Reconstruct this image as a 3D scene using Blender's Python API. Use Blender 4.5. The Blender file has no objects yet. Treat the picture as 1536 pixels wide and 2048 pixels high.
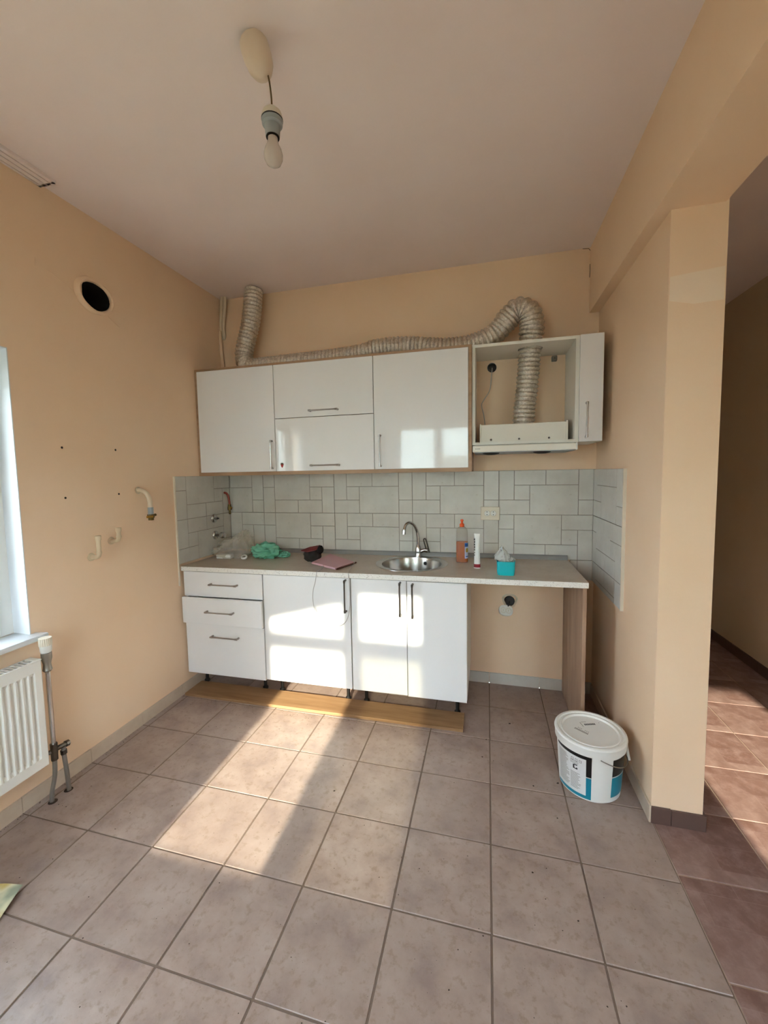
import bpy, bmesh, math, random
from mathutils import Vector, Matrix, noise
random.seed(7)
scene = bpy.context.scene
COL = scene.collection
PI = math.pi

# ------------------------------------------------------------------ camera
F_PX, W_PX = 818.297, 1536.0
cam_d = bpy.data.cameras.new('camera')
cam_d.sensor_fit = 'HORIZONTAL'; cam_d.sensor_width = 36.0
cam_d.lens = F_PX * 36.0 / W_PX
cam_d.shift_x = 7.624 / W_PX; cam_d.shift_y = -17.192 / W_PX
cam_d.clip_start = 0.02; cam_d.clip_end = 200
cam = bpy.data.objects.new('camera', cam_d); COL.objects.link(cam)
cam.matrix_world = (Matrix.Translation((1.3224, -1.9417, 1.5087)) @ Matrix.Rotation(0.2563, 4, 'Z')
                    @ Matrix.Rotation(1.4960, 4, 'X') @ Matrix.Rotation(-0.0177, 4, 'Z'))
scene.camera = cam

# ------------------------------------------------------------------ light
SUN_T = 0.42          # tangent of the sun's elevation
SUN_DX = -0.04        # sideways drift of the sunlight per metre of depth
world = bpy.data.worlds.new('world'); scene.world = world; world.use_nodes = True
wn = world.node_tree; wn.nodes.clear()
wo = wn.nodes.new('ShaderNodeOutputWorld'); wb = wn.nodes.new('ShaderNodeBackground')
wb.inputs[0].default_value = (0.72, 0.815, 1.0, 1)      # even, clear blue-white sky
wb.inputs[1].default_value = 5.6
wn.links.new(wb.outputs[0], wo.inputs[0])
sun_d = bpy.data.lights.new('sun_offscreen', 'SUN'); sun_d.energy = 3.3; sun_d.angle = math.radians(0.9)
sun_d.color = (1.0, 0.87, 0.72)
sun = bpy.data.objects.new('sun_offscreen', sun_d); COL.objects.link(sun)
sun.rotation_euler = Vector((SUN_DX, 1.0, -SUN_T)).to_track_quat('-Z', 'Y').to_euler()
sun.location = (2, -20, 9)
vs = scene.view_settings
vs.view_transform = 'Standard'; vs.look = 'None'; vs.gamma = 1.0; vs.exposure = 2.48
vs.use_curve_mapping = False

# ------------------------------------------------------------------ materials
def lin(c):
    if isinstance(c, str):
        c = c.lstrip('#'); c = [int(c[i:i+2], 16) / 255 for i in (0, 2, 4)]
        return tuple(x / 12.92 if x <= .04045 else ((x + .055) / 1.055) ** 2.4 for x in c)
    return tuple(c)
class N:
    """small helper around a node tree"""
    def __init__(s, name):
        s.m = bpy.data.materials.new(name); s.m.use_nodes = True
        s.t = s.m.node_tree; s.b = s.t.nodes['Principled BSDF']; s.out = s.t.nodes['Material Output']
    def n(s, typ, **k):
        x = s.t.nodes.new(typ)
        for a, v in k.items():
            if hasattr(x, a): setattr(x, a, v)
        return x
    def l(s, a, b): s.t.links.new(a, b)
    def set(s, **k):
        for a, v in k.items(): s.b.inputs[a.replace('_', ' ')].default_value = v
    def coord(s, kind='Object', scale=(1, 1, 1)):
        c = s.n('ShaderNodeTexCoord'); mp = s.n('ShaderNodeMapping'); mp.inputs['Scale'].default_value = scale
        s.l(c.outputs[kind], mp.inputs[0]); return mp.outputs[0]
    def noise(s, vec, scale, detail=3, rough=.5):
        x = s.n('ShaderNodeTexNoise'); x.inputs['Scale'].default_value = scale
        x.inputs['Detail'].default_value = detail; x.inputs['Roughness'].default_value = rough
        s.l(vec, x.inputs['Vector']); return x.outputs['Fac']
    def ramp(s, fac, stops):
        r = s.n('ShaderNodeValToRGB'); e = r.color_ramp.elements
        while len(e) < len(stops): e.new(.5)
        for x, (p, c) in zip(e, stops): x.position = p; x.color = (*lin(c), 1)
        s.l(fac, r.inputs[0]); return r.outputs[0]
    def mix(s, a, b, fac, mode='MIX'):
        m = s.n('ShaderNodeMix'); m.data_type = 'RGBA'; m.blend_type = mode
        for sock, v in ((m.inputs[6], a), (m.inputs[7], b), (m.inputs[0], fac)):
            if hasattr(v, 'links') or hasattr(v, 'is_linked'): s.l(v, sock)
            elif isinstance(v, (int, float)): sock.default_value = v
            else: sock.default_value = (*lin(v), 1)
        return m.outputs[2]
    def bump(s, h, strength=.2, dist=.002):
        b = s.n('ShaderNodeBump'); b.inputs['Strength'].default_value = strength; b.inputs['Distance'].default_value = dist
        s.l(h, b.inputs['Height']); s.l(b.outputs[0], s.b.inputs['Normal'])
MATS = {}
def plain(name, c, rough=.5, metal=0., **k):
    x = N(name); x.set(Base_Color=(*lin(c), 1), Roughness=rough, Metallic=metal, **k); MATS[name] = x.m; return x.m

def paint(name, c1, c2, rough=.75, bump=.12, big=1.6):
    x = N(name); v = x.coord('Object')
    a = x.noise(v, big, 4, .6); col = x.ramp(a, [(.3, c1), (.7, c2)])
    x.l(col, x.b.inputs['Base Color']); x.set(Roughness=rough)
    x.bump(x.noise(v, 90, 3, .6), bump, .003); MATS[name] = x.m; return x.m
paint('wall_paint', '#F4D5B5', '#F0CEAB')
paint('ceiling_paint', '#F8E8E3', '#F4E2DC')
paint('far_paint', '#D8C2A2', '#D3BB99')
paint('skirting_beige_lit', '#D2BFAA', '#C4AE98', .45, .1, 9.)  # floor tile beige made lighter, the light on it put into the colour
paint('pillar_patch', '#F6DFC6', '#F3D9BD')
paint('plaster', '#DACDB8', '#C8B598', .9, .5, 20)
paint('reveal_white', '#E3E5E8', '#D6D9DC', .5, .05)

def gloss(name, c, rough=.06):
    x = N(name); v = x.coord('Object'); s1 = x.noise(v, 3.0, 2)
    col = x.mix(c, [a * .97 for a in lin(c)], s1); x.l(col, x.b.inputs['Base Color'])
    x.set(Roughness=rough); x.b.inputs['Specular IOR Level'].default_value = .5
    MATS[name] = x.m; return x.m
gloss('door_white', '#EEECEA')
gloss('carcass_white', '#E9E5DA', .35)
gloss('hood_white', '#E7E0D2', .3)

def wood(name, c1, c2, c3, axis='X', rough=.5, scale=1.):
    x = N(name); sc = {'X': (1.2, 14, 14), 'Y': (14, 1.2, 14), 'Z': (14, 14, 1.2)}[axis]
    v = x.coord('Object', tuple(q * scale for q in sc))
    a = x.noise(v, 1.6, 5, .65); col = x.ramp(a, [(.25, c1), (.5, c2), (.78, c3)])
    fine = x.noise(x.coord('Object', tuple(q * 5 * scale for q in sc)), 2.0, 2)
    col = x.mix(col, c1, x.ramp(fine, [(.55, (0, 0, 0)), (.8, (.25, .25, .25))]))
    x.l(col, x.b.inputs['Base Color']); x.set(Roughness=rough); x.bump(fine, .08, .001)
    MATS[name] = x.m; return x.m
wood('oak_frame', '#8E7052', '#A98767', '#B8977A', 'X', .5)
wood('oak_plank', '#85613F', '#A17C57', '#B4906B', 'X', .45)
wood('oak_panel', '#8A6A55', '#A8886F', '#B99B83', 'Z', .5)

def tile_floor():
    x = N('floor_tile'); oi = x.n('ShaderNodeObjectInfo')
    c = x.n('ShaderNodeTexCoord'); add = x.n('ShaderNodeVectorMath', operation='ADD')
    sc = x.n('ShaderNodeVectorMath', operation='SCALE'); sc.inputs[3].default_value = 37.0
    cx = x.n('ShaderNodeCombineXYZ'); x.l(oi.outputs['Random'], cx.inputs[0]); x.l(oi.outputs['Random'], cx.inputs[1])
    x.l(cx.outputs[0], sc.inputs[0]); x.l(c.outputs['Object'], add.inputs[0]); x.l(sc.outputs[0], add.inputs[1])
    v = add.outputs[0]
    a = x.noise(v, 7, 6, .62); base = x.ramp(a, [(.3, '#8D7871'), (.5, '#A48E82'), (.72, '#B19D92')])
    b = x.noise(v, 34, 4, .7)
    vein = x.ramp(b, [(.36, (.55, .55, .55)), (.47, (0, 0, 0))])
    col = x.mix(base, '#887160', vein)
    sp = x.noise(v, 150, 2, .5); spots = x.ramp(sp, [(.24, (.7, .7, .7)), (.30, (0, 0, 0))])
    col = x.mix(col, '#7A6350', spots)
    hue = x.mix(col, '#958177', oi.outputs['Random'])
    col = x.mix(col, hue, .35)
    x.l(col, x.b.inputs['Base Color'])
    rr = x.n('ShaderNodeMapRange'); rr.inputs[3].default_value = .22; rr.inputs[4].default_value = .5
    x.l(a, rr.inputs[0]); x.l(rr.outputs[0], x.b.inputs['Roughness'])
    hb = x.n('ShaderNodeMath', operation='ADD'); x.l(b, hb.inputs[0]); x.l(a, hb.inputs[1])
    x.bump(hb.outputs[0], .25, .0025); MATS['floor_tile'] = x.m
tile_floor()

def tile_brown():
    x = N('brown_tile'); oi = x.n('ShaderNodeObjectInfo')
    v = x.coord('Object')
    br = x.n('ShaderNodeTexBrick', offset=.37, squash=1.6, squash_frequency=2)
    br.inputs['Color1'].default_value = (*lin('#7C5B51'), 1); br.inputs['Color2'].default_value = (*lin('#977A70'), 1)
    br.inputs['Mortar'].default_value = (*lin('#8F746A'), 1); br.inputs['Scale'].default_value = 1.0
    br.inputs['Brick Width'].default_value = .21; br.inputs['Row Height'].default_value = .1117
    br.inputs['Mortar Size'].default_value = .0014
    x.l(v, br.inputs['Vector'])
    a = x.noise(v, 16, 6, .68)
    col = x.mix(br.outputs[0], '#B3968D', x.ramp(a, [(.45, (0, 0, 0)), (.75, (.6, .6, .6))]))
    col = x.mix(col, '#6B4A3F', x.ramp(x.noise(v, 9, 5, .6), [(.3, (.55, .55, .55)), (.5, (0, 0, 0))]))
    x.l(col, x.b.inputs['Base Color']); x.set(Roughness=.42); x.bump(a, .15, .002); MATS['brown_tile'] = x.m
tile_brown()

def tile_wall():
    x = N('wall_tile'); v = x.coord('Object')
    a = x.noise(v, 6, 5, .6); col = x.ramp(a, [(.3, '#C9C3B8'), (.7, '#D7D2C8')])
    st = x.noise(v, 26, 3, .7); col = x.mix(col, '#A99C8A', x.ramp(st, [(.66, (0, 0, 0)), (.8, (.5, .5, .5))]))
    x.l(col, x.b.inputs['Base Color']); x.set(Roughness=.42); x.bump(x.noise(v, 40, 4, .6), .12, .002)
    MATS['wall_tile'] = x.m
tile_wall()
def speckle():
    x = N('counter_laminate'); v = x.coord('Object')
    s = x.noise(v, 260, 2, .5); col = x.mix('#C9BBAA', '#A8977F', x.ramp(s, [(.60, (0, 0, 0)), (.68, (.8, .8, .8))]))
    st = x.noise(v, 5, 5, .65); col = x.mix(col, '#B5A28C', x.ramp(st, [(.42, (0, 0, 0)), (.72, (.7, .7, .7))]))
    x.l(col, x.b.inputs['Base Color']); x.set(Roughness=.38); MATS['counter_laminate'] = x.m
    y = N('counter_edge'); v = y.coord('Object')
    s = y.noise(v, 190, 3, .6); col = y.mix('#E9E5DD', '#A79D90', y.ramp(s, [(.60, (0, 0, 0)), (.66, (.9, .9, .9))]))
    y.l(col, y.b.inputs['Base Color']); y.set(Roughness=.4); MATS['counter_edge'] = y.m
speckle()
plain('grout', '#7A675A', .9); plain('grout_light', '#B39A88', .9); plain('tile_grout', '#A2978A', .9)
plain('chrome', '#C9C9C9', .16, 1.); plain('handle_steel', '#A9A5A0', .28, 1.); plain('dark_steel', '#6B655E', .3, 1.)
def brushed():
    x = N('sink_steel'); v = x.coord('Object', (1, 1, 60)); x.bump(x.noise(v, 30, 2), .06, .0006)
    x.set(Base_Color=(*lin('#B4AFA8'), 1), Metallic=1., Roughness=.24); MATS['sink_steel'] = x.m
    y = N('duct_foil'); v = y.coord('Object'); h = y.noise(v, 75, 5, .75)
    y.l(y.ramp(h, [(.3, '#B5AEA3'), (.62, '#F6F1E8')]), y.b.inputs['Base Color'])
    y.set(Metallic=.95, Roughness=.3); y.bump(h, .55, .010); MATS['duct_foil'] = y.m
brushed()
plain('black_plastic', '#141210', .5); plain('black_hole', '#16120F', .95); plain('black_cloth', '#17100E', .85)
plain('red_lining', '#6E2A2C', .6); plain('white_plastic', '#E9E6DF', .35); plain('cream_plastic', '#E2D6C2', .45)
plain('lamp_cream', '#E4CFB8', .4); plain('grey_plastic', '#9AA0A2', .5); plain('grey_strip', '#8C8A86', .35); plain('radiator_enamel', '#EFEBE2', .3)
plain('white_marble', '#D8D9DA', .25); plain('pipe_paint', '#D9C3A2', .55); plain('pipe_white', '#E3D0B5', .4)
plain('brass', '#B98A3C', .3, 1.); plain('brass_dark', '#6E5A34', .4, 1.); plain('copper_red', '#8E2F18', .4)
plain('orange_cap', '#F0590F', .35); plain('dark_red', '#8C0F1E', .4); plain('teal', '#12B5BE', .4); plain('label_blue', '#2E62A8', .5)
plain('label_light', '#CFD9E6', .5); plain('label_gold', '#C4A93F', .5); plain('ink', '#2A2522', .7); plain('ink_soft', '#7C776F', .7)
plain('label_black', '#0B0B0C', .35); plain('label_teal', '#0C7F96', .35); plain('paper_white', '#DAD8D4', .55)
plain('pink_cover', '#D6A8AC', .55); plain('brown_edge', '#6B3E34', .6); plain('cord_white', '#B9B2AC', .6)
plain('brown_skirting_shaded', '#5F4840', .5); plain('dirt_and_gap_dark', '#3A2A1E', .9); plain('sun_blocker_sheet', '#B8A98C', .9)  # skirting is the brown tile darkened, its shade put into the colour
plain('strawberry', '#A5281F', .5); plain('leaf_dark', '#4E4A22', .6); plain('galvanised', '#9A958C', .4, .8)
plain('crack', '#5B4324', 1.)
def trans(name, c, mixv, rough=.2, gl=.08):
    """thin clear sheet: transparent film with a diffuse haze and a gloss"""
    x = N(name); t = x.n('ShaderNodeBsdfTransparent'); t.inputs[0].default_value = (*lin(c), 1)
    x.set(Base_Color=(*lin(c), 1), Roughness=rough)
    m = x.n('ShaderNodeMixShader'); m.inputs[0].default_value = mixv
    x.l(t.outputs[0], m.inputs[1]); x.l(x.b.outputs[0], m.inputs[2]); x.l(m.outputs[0], x.out.inputs[0])
    MATS[name] = x.m; return x.m
trans('window_glass', '#F4FAF8', .06, .02); trans('clear_film', '#F2EDE4', .26, .18)
trans('bottle_clear', '#F0EDE8', .10, .06); trans('milky_film', '#E9E9E4', .55, .3)
def transl(name, c, w=.5, rough=.35):
    x = N(name); t = x.n('ShaderNodeBsdfTranslucent'); t.inputs[0].default_value = (*lin(c), 1)
    x.set(Base_Color=(*lin(c), 1), Roughness=rough)
    m = x.n('ShaderNodeMixShader'); m.inputs[0].default_value = w
    x.l(x.b.outputs[0], m.inputs[1]); x.l(t.outputs[0], m.inputs[2]); x.l(m.outputs[0], x.out.inputs[0])
    MATS[name] = x.m
transl('green_film', '#8AD3B4', .35, .25); transl('orange_soap', '#E67E00', .5, .15); trans('sheer_curtain', '#EDEBE0', .52, .9)
transl('bulb_glass', '#E6DAD0', .3, .12)
M = MATS

# ------------------------------------------------------------------ mesh helpers
def box(bm, x0, x1, y0, y1, z0, z1, bev=0., seg=1):
    r = bmesh.ops.create_cube(bm, size=1.0)
    vs_ = r['verts']
    bmesh.ops.scale(bm, vec=(x1 - x0, y1 - y0, z1 - z0), verts=vs_)
    bmesh.ops.translate(bm, vec=((x0 + x1) / 2, (y0 + y1) / 2, (z0 + z1) / 2), verts=vs_)
    if bev > 0:
        es = list({e for v in vs_ for e in v.link_edges})
        bmesh.ops.bevel(bm, geom=es, offset=bev, segments=seg, affect='EDGES', profile=.5)
def frame_at(d):
    d = d.normalized(); a = Vector((0, 0, 1)) if abs(d.z) < .9 else Vector((1, 0, 0))
    u = d.cross(a).normalized(); return u, d.cross(u).normalized()
def catmull(pts, n):
    P = [Vector(p) for p in pts]; out = []
    Q = [P[0] * 2 - P[1]] + P + [P[-1] * 2 - P[-2]]
    for i in range(1, len(Q) - 2):
        for k in range(n):
            t = k / n
            out.append(.5 * ((2 * Q[i]) + (Q[i+1] - Q[i-1]) * t + (2 * Q[i-1] - 5 * Q[i] + 4 * Q[i+1] - Q[i+2]) * t * t
                             + (-Q[i-1] + 3 * Q[i] - 3 * Q[i+1] + Q[i+2]) * t ** 3))
    out.append(P[-1]); return out
def tube(bm, pts, r, seg=10, cap=True, rf=None, flat=None):
    """sweep a circle along points; r number, rf(i, t, angle) optional radius"""
    P = [Vector(p) for p in pts]; n = len(P); rings = []
    u = None
    for i in range(n):
        d = (P[min(i + 1, n - 1)] - P[max(i - 1, 0)])
        if d.length < 1e-9: d = Vector((0, 0, 1))
        d.normalize()
        if u is None: u, w = frame_at(d)
        else:
            u = (u - d * u.dot(d)).normalized(); w = d.cross(u)
        ring = []
        for k in range(seg):
            a = 2 * PI * k / seg
            rr = rf(i, i / (n - 1), a) if rf else r
            ring.append(bm.verts.new(P[i] + (u * math.cos(a) + w * math.sin(a)) * rr))
        rings.append(ring)
    for a, b in zip(rings, rings[1:]):
        for k in range(seg): bm.faces.new((a[k], a[(k + 1) % seg], b[(k + 1) % seg], b[k]))
    if cap:
        bm.faces.new(list(reversed(rings[0]))); bm.faces.new(rings[-1])
def lathe(bm, prof, c=(0, 0, 0), seg=24, sx=1., sy=1., cap=True, rot=None):
    """profile of (radius, height) turned round the vertical"""
    rings = []
    for r, z in prof:
        ring = []
        for k in range(seg):
            a = 2 * PI * k / seg
            p = Vector((r * math.cos(a) * sx, r * math.sin(a) * sy, z))
            if rot: p = rot @ p
            ring.append(bm.verts.new(p + Vector(c)))
        rings.append(ring)
    for a, b in zip(rings, rings[1:]):
        for k in range(seg): bm.faces.new((a[k], a[(k + 1) % seg], b[(k + 1) % seg], b[k]))
    if cap:
        if prof[0][0] > 1e-5: bm.faces.new(list(reversed(rings[0])))
        if prof[-1][0] > 1e-5: bm.faces.new(rings[-1])
def prism(bm, poly, z0, z1):
    a = [bm.verts.new((x, y, z0)) for x, y in poly]; b = [bm.verts.new((x, y, z1)) for x, y in poly]
    n = len(poly)
    for k in range(n): bm.faces.new((a[k], a[(k + 1) % n], b[(k + 1) % n], b[k]))
    bm.faces.new(list(reversed(a))); bm.faces.new(b)
def blob(bm, c, s, amp=.25, freq=3., seed=0., sub=4, floor=None, ridge=True):
    r = bmesh.ops.create_icosphere(bm, subdivisions=sub, radius=1.)
    for v in r['verts']:
        p = v.co.copy(); q = p * freq + Vector((seed, seed * 1.7, -seed))
        d = noise.noise(q)
        if ridge: d = 1 - 2 * abs(d)
        d += .5 * noise.noise(q * 2.3)
        p *= 1 + amp * (d - .4)
        v.co = Vector((c[0] + p.x * s[0], c[1] + p.y * s[1], c[2] + p.z * s[2]))
        if floor is not None and v.co.z < floor: v.co.z = floor + .0005
PW = {}
def wloc(o): return PW.get(o.name, Vector((0, 0, 0)))
def obj(name, bm, mat, parent=None, smooth=False, kind=None, ang=40):
    bmesh.ops.recalc_face_normals(bm, faces=bm.faces)
    me = bpy.data.meshes.new(name); bm.to_mesh(me); bm.free()
    if smooth:
        me.polygons.foreach_set('use_smooth', [True] * len(me.polygons))
        try: me.set_sharp_from_angle(angle=math.radians(ang))
        except Exception: pass
    me.materials.append(M[mat])
    o = bpy.data.objects.new(name, me); COL.objects.link(o)
    if parent is not None: attach(o, parent)
    if kind: o['kind'] = kind
    return o
def attach(o, parent):
    o.parent = parent; o.matrix_parent_inverse = Matrix.Translation(-wloc(parent))
def thing(name, label, cat, loc=(0, 0, 0), group=None):
    o = bpy.data.objects.new(name, None); o.empty_display_size = .05; COL.objects.link(o)
    o.location = loc; PW[o.name] = Vector(loc); tag(o, label, cat, group); return o
def tag(o, label, cat, group=None):
    o['label'] = label; o['category'] = cat
    if group: o['group'] = group
    return o
def B(): return bmesh.new()
def bxo(name, x0, x1, y0, y1, z0, z1, mat, parent=None, bev=.0, kind=None, xf=None, smooth=False):
    bm = B(); box(bm, x0, x1, y0, y1, z0, z1, bev)
    if xf is not None: bm.transform(xf)
    return obj(name, bm, mat, parent, smooth, kind)
def struct(o, label=None):
    o['kind'] = 'structure'
    if label: o['label'] = label
    return o
def cut(o, bms):
    """boolean-subtract shapes from a mesh object for good (cutters are removed)"""
    for bm in bms:
        bmesh.ops.recalc_face_normals(bm, faces=bm.faces)
        me = bpy.data.meshes.new('cutter'); bm.to_mesh(me); bm.free()
        c = bpy.data.objects.new('cutter', me); COL.objects.link(c)
        md = o.modifiers.new('cut', 'BOOLEAN'); md.operation = 'DIFFERENCE'; md.object = c; md.solver = 'EXACT'
        bpy.context.view_layer.update()
        dg = bpy.context.evaluated_depsgraph_get()
        new = bpy.data.meshes.new_from_object(o.evaluated_get(dg))
        o.modifiers.clear(); old = o.data; new.name = o.name; o.data = new
        bpy.data.meshes.remove(old); bpy.data.objects.remove(c); bpy.data.meshes.remove(me)

# ------------------------------------------------------------------ the room
XL, XR, YB, ZC = -.717, 2.003, .981, 2.890
YR = -2.80                       # wall behind the camera
XCOL1, YCOL = 2.192, -.062       # pillar at the end of the right wall
XF, YF = 3.25, 3.4               # neighbouring room
T = .335                         # floor tile module

def floor_with_tiles(name, x0, x1, y0, y1, ox, oy, mat, grout, gap, label):
    base = struct(bxo(name, x0, x1, y0, y1, -.06, -.0035, grout), label)
    share = {}
    i0, i1 = math.floor((x0 - ox) / T + 1e-6), math.ceil((x1 - ox) / T - 1e-6)
    j0, j1 = math.floor((y0 - oy) / T + 1e-6), math.ceil((y1 - oy) / T - 1e-6)
    for j in range(j0, j1):
        for i in range(i0, i1):
            a0, a1 = max(x0, ox + i * T), min(x1, ox + (i + 1) * T)
            b0, b1 = max(y0, oy + j * T), min(y1, oy + (j + 1) * T)
            w, h = round(a1 - a0, 4), round(b1 - b0, 4)
            if w < .012 or h < .012: continue
            if (w, h) not in share:
                bm = B(); g = gap / 2
                box(bm, -w / 2 + g, w / 2 - g, -h / 2 + g, h / 2 - g, -.012, 0, .0016)
                o = obj('floor_tile' if name == 'floor' else 'brown_floor_tile', bm, mat, base); share[(w, h)] = o.data
            else:
                o = bpy.data.objects.new('floor_tile' if name == 'floor' else 'brown_floor_tile', share[(w, h)])
                COL.objects.link(o); attach(o, base)
            o.location = ((a0 + a1) / 2, (b0 + b1) / 2, random.uniform(-.0008, .0))
            o.rotation_euler = (random.uniform(-.0012, .0012), random.uniform(-.0012, .0012), random.uniform(-.0015, .0015))
    return base
floor = floor_with_tiles('floor', XL, 2.010, YR, YB, 0, 0, 'floor_tile', 'grout', .0065, 'beige mottled ceramic tile floor of the kitchen')
floor2 = floor_with_tiles('floor_passage', 2.010, XF, YR, YF, 2.010, .035, 'brown_tile', 'grout_light', .005, 'brown printed tile floor of the next room')

wall_back = struct(bxo('wall_back', XL, XR, YB, YB + .12, 0, ZC + .02, 'wall_paint'), 'cream painted wall behind the kitchen units')
wall_left = struct(bxo('wall_left', XL - .25, XL, YR, YB + .12, 0, ZC + .02, 'wall_paint'), 'cream painted wall with the window and flue hole')
WY0, WY1, WZ0, WZ1 = -1.40, -.571, .790, 2.085
bmw = B(); box(bmw, XL - .4, XL + .1, WY0, WY1, WZ0, WZ1)
bmh = B(); n = 26; ring = []
for s in (-.245, .1):
    rg = []
    for k in range(n):
        a = 2 * PI * k / n; ra = 1 + .07 * noise.noise(Vector((math.cos(a) * 2, math.sin(a) * 2, 5)))
        rg.append(bmh.verts.new((XL + s, -.121 + .094 * ra * math.cos(a), 2.480 + .073 * ra * math.sin(a))))
    ring.append(rg)
for k in range(n): bmh.faces.new((ring[0][k], ring[0][(k + 1) % n], ring[1][(k + 1) % n], ring[1][k]))
bmh.faces.new(ring[0]); bmh.faces.new(ring[1])
cut(wall_left, [bmw, bmh])
wall_right = struct(bxo('wall_right', XR, XCOL1, YCOL, YF, 0, ZC + .02, 'wall_paint'), 'cream painted wall ending in a pillar edge')
beam = struct(bxo('trim_1', 1.946, 2.182, YR, YB, 2.493, ZC + .02, 'wall_paint'), 'cream ceiling beam over the wide opening')
ceiling = struct(bxo('ceiling', XL - .25, 2.0, YR - .1, YB + .12, ZC, ZC + .1, 'ceiling_paint'), 'off-white painted kitchen ceiling')
ceiling2 = struct(bxo('ceiling_passage', 2.0, XF + .15, YR - .1, YF + .1, 2.858, 2.96, 'ceiling_paint'), 'dim ceiling of the next room')
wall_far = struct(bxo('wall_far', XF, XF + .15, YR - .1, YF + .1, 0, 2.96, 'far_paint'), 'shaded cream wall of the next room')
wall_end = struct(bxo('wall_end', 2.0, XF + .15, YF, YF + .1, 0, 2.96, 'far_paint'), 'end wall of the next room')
wall_rear = struct(bxo('wall_rear', XL - .25, XF + .15, YR - .10, YR, 0, 2.96, 'wall_paint'), 'wall with windows facing the kitchen units')
RW = (.045, 1.115, .865, 2.175)              # rear window opening
RD = (2.43, 3.18, .90, 1.74)                 # window of the next room
b1, b2 = B(), B()
box(b1, RW[0], RW[1], YR - .3, YR + .1, RW[2], RW[3]); box(b2, RD[0], RD[1], YR - .3, YR + .1, RD[2], RD[3])
cut(wall_rear, [b1, b2])

paint('ground_earth', '#6E6A52', '#57543F', .95, .3, .4)
gd = bxo('ground_outside', -40, 40, -60, YR - .1, -.75, -.6, 'ground_earth'); struct(gd, 'bare ground outside the rear windows')
gd = bxo('ground_outside', -40, XL - .25, YR - .1, 40, -.75, -.6, 'ground_earth'); struct(gd, 'bare ground outside the side window')

paint('added_house_paint', '#E9EADF', '#DFE1D3', .9, .3, 3.)
hg = bxo('added_house_block', -14, 18, -22, -14, -.6, 4.5, 'added_house_paint'); struct(hg, 'unseen low white house added to soften skylight at the rear window')  # unseen block added to cover the low sky and return paler light

bm = B(); pp = [(XR + .004, 2.245), (XCOL1 - .004, 2.262), (XCOL1 - .004, 2.14), (2.09, 2.135), (XR + .004, 2.155)]
a_ = [bm.verts.new((x, YCOL + .0002, z)) for x, z in pp]; b_ = [bm.verts.new((x, YCOL - .0008, z)) for x, z in pp]
bm.faces.new(b_); [bm.faces.new((a_[k], a_[(k + 1) % 5], b_[(k + 1) % 5], b_[k])) for k in range(5)]
obj('repainted_patch', bm, 'pillar_patch', wall_right)

# plaster collar, nails and scratches on the left wall
bm = B()
pts = []
for k in range(33):
    a = 2 * PI * k / 32
    pts.append((XL + .002, -.124 + .102 * math.cos(a), 2.478 + .081 * math.sin(a)))
tube(bm, pts, .012, 8, cap=False, rf=lambda i, t, a: .0105 + .006 * noise.noise(Vector((t * 9, 1, a))) + .008 * max(0, -math.cos(2 * PI * t)))
obj('plaster_collar', bm, 'wall_paint', wall_left, True)
bm = B(); lathe(bm, [(.0001, -.24), (1.0, -.24), (1.0, -.004)], seg=26, sx=.070, sy=.090, cap=False)
bm.transform(Matrix.Translation((XL, -.121, 2.480)) @ Matrix.Rotation(PI / 2, 4, 'Y')); obj('black_flue_lining', bm, 'black_hole', wall_left, True)  # lining coloured black so that the hole reads dark
for (y, z) in ((-.362, 1.661), (-.059, 1.664), (-.363, 1.411), (-.055, 1.414)):
    bm = B(); lathe(bm, [(.0001, .0015), (.003, .0015), (.0052, .001), (.006, 0)], (0, 0, 0), 10, cap=False)
    bm.transform(Matrix.Translation((XL, y, z)) @ Matrix.Rotation(PI / 2, 4, 'Y'))
    obj('wall_plug', bm, 'dirt_and_gap_dark', wall_left, True)
for pp in ([(-.37, 2.505), (-.31, 2.485), (-.25, 2.462)], [(-.42, 2.54), (-.425, 2.50)], [(-.05, 2.40), (.02, 2.365)]):
    bm = B(); tube(bm, [(XL, y, z) for y, z in pp], .0016, 6); obj('scratch', bm, 'wall_paint', wall_left)
for pp, X0 in (([(1.90, 2.888), (1.935, 2.884), (1.944, 2.872)], 0), ([(1.944, 2.79), (1.9445, 2.75), (1.943, 2.71)], 0)):
    bm = B(); tube(bm, [(x, YB - .001, z) for x, z in pp], .0017, 5); obj('crack', bm, 'crack', wall_back)

# skirting boards (tile strips)
def skirting(name, pieces, mat, label):
    first = None
    bm = B(); a = pieces[0]
    ob = None
    e = bpy.data.objects.new(name, None); COL.objects.link(e); e['kind'] = 'structure'; e['label'] = label
    PW[e.name] = Vector((0, 0, 0))
    for (x0, x1, y0, y1, z1) in pieces:
        bxo('skirting_tile', x0, x1, y0, y1, -.002, z1, mat, e, .0012)
    return e
ps = []
y = YB
edges = [YR] + [k * T for k in range(-8, 3)] + [YB]
for a, b in zip(edges, edges[1:]): ps.append((XL, XL + .010, a + .001, b - .001, .073 + random.uniform(-.001, .001)))
skirting('baseboard_left', ps, 'skirting_beige_lit', 'beige tile skirting along the window wall')
ex = [XL + .01] + [k * T for k in range(-2, 6)] + [XR]
skirting('baseboard_back', [(a + .001, b - .001, YB - .010, YB, .076) for a, b in zip(ex, ex[1:])], 'wall_tile', 'pale tile skirting behind the units')
ey = [YCOL - .008, .335, .67, YB - .01]
skirting('baseboard_right', [(XR - .009, XR, a + .001, b - .001, .073) for a, b in zip(ey, ey[1:])], 'skirting_beige_lit', 'beige tile skirting along the right wall')
sk = [(XR - .002, 2.075, YCOL - .010, YCOL, .071), (2.077, XCOL1 + .010, YCOL - .010, YCOL, .068)]
skirting('baseboard_pillar', sk, 'brown_skirting_shaded', 'brown tile skirting at the foot of the pillar')
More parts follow.
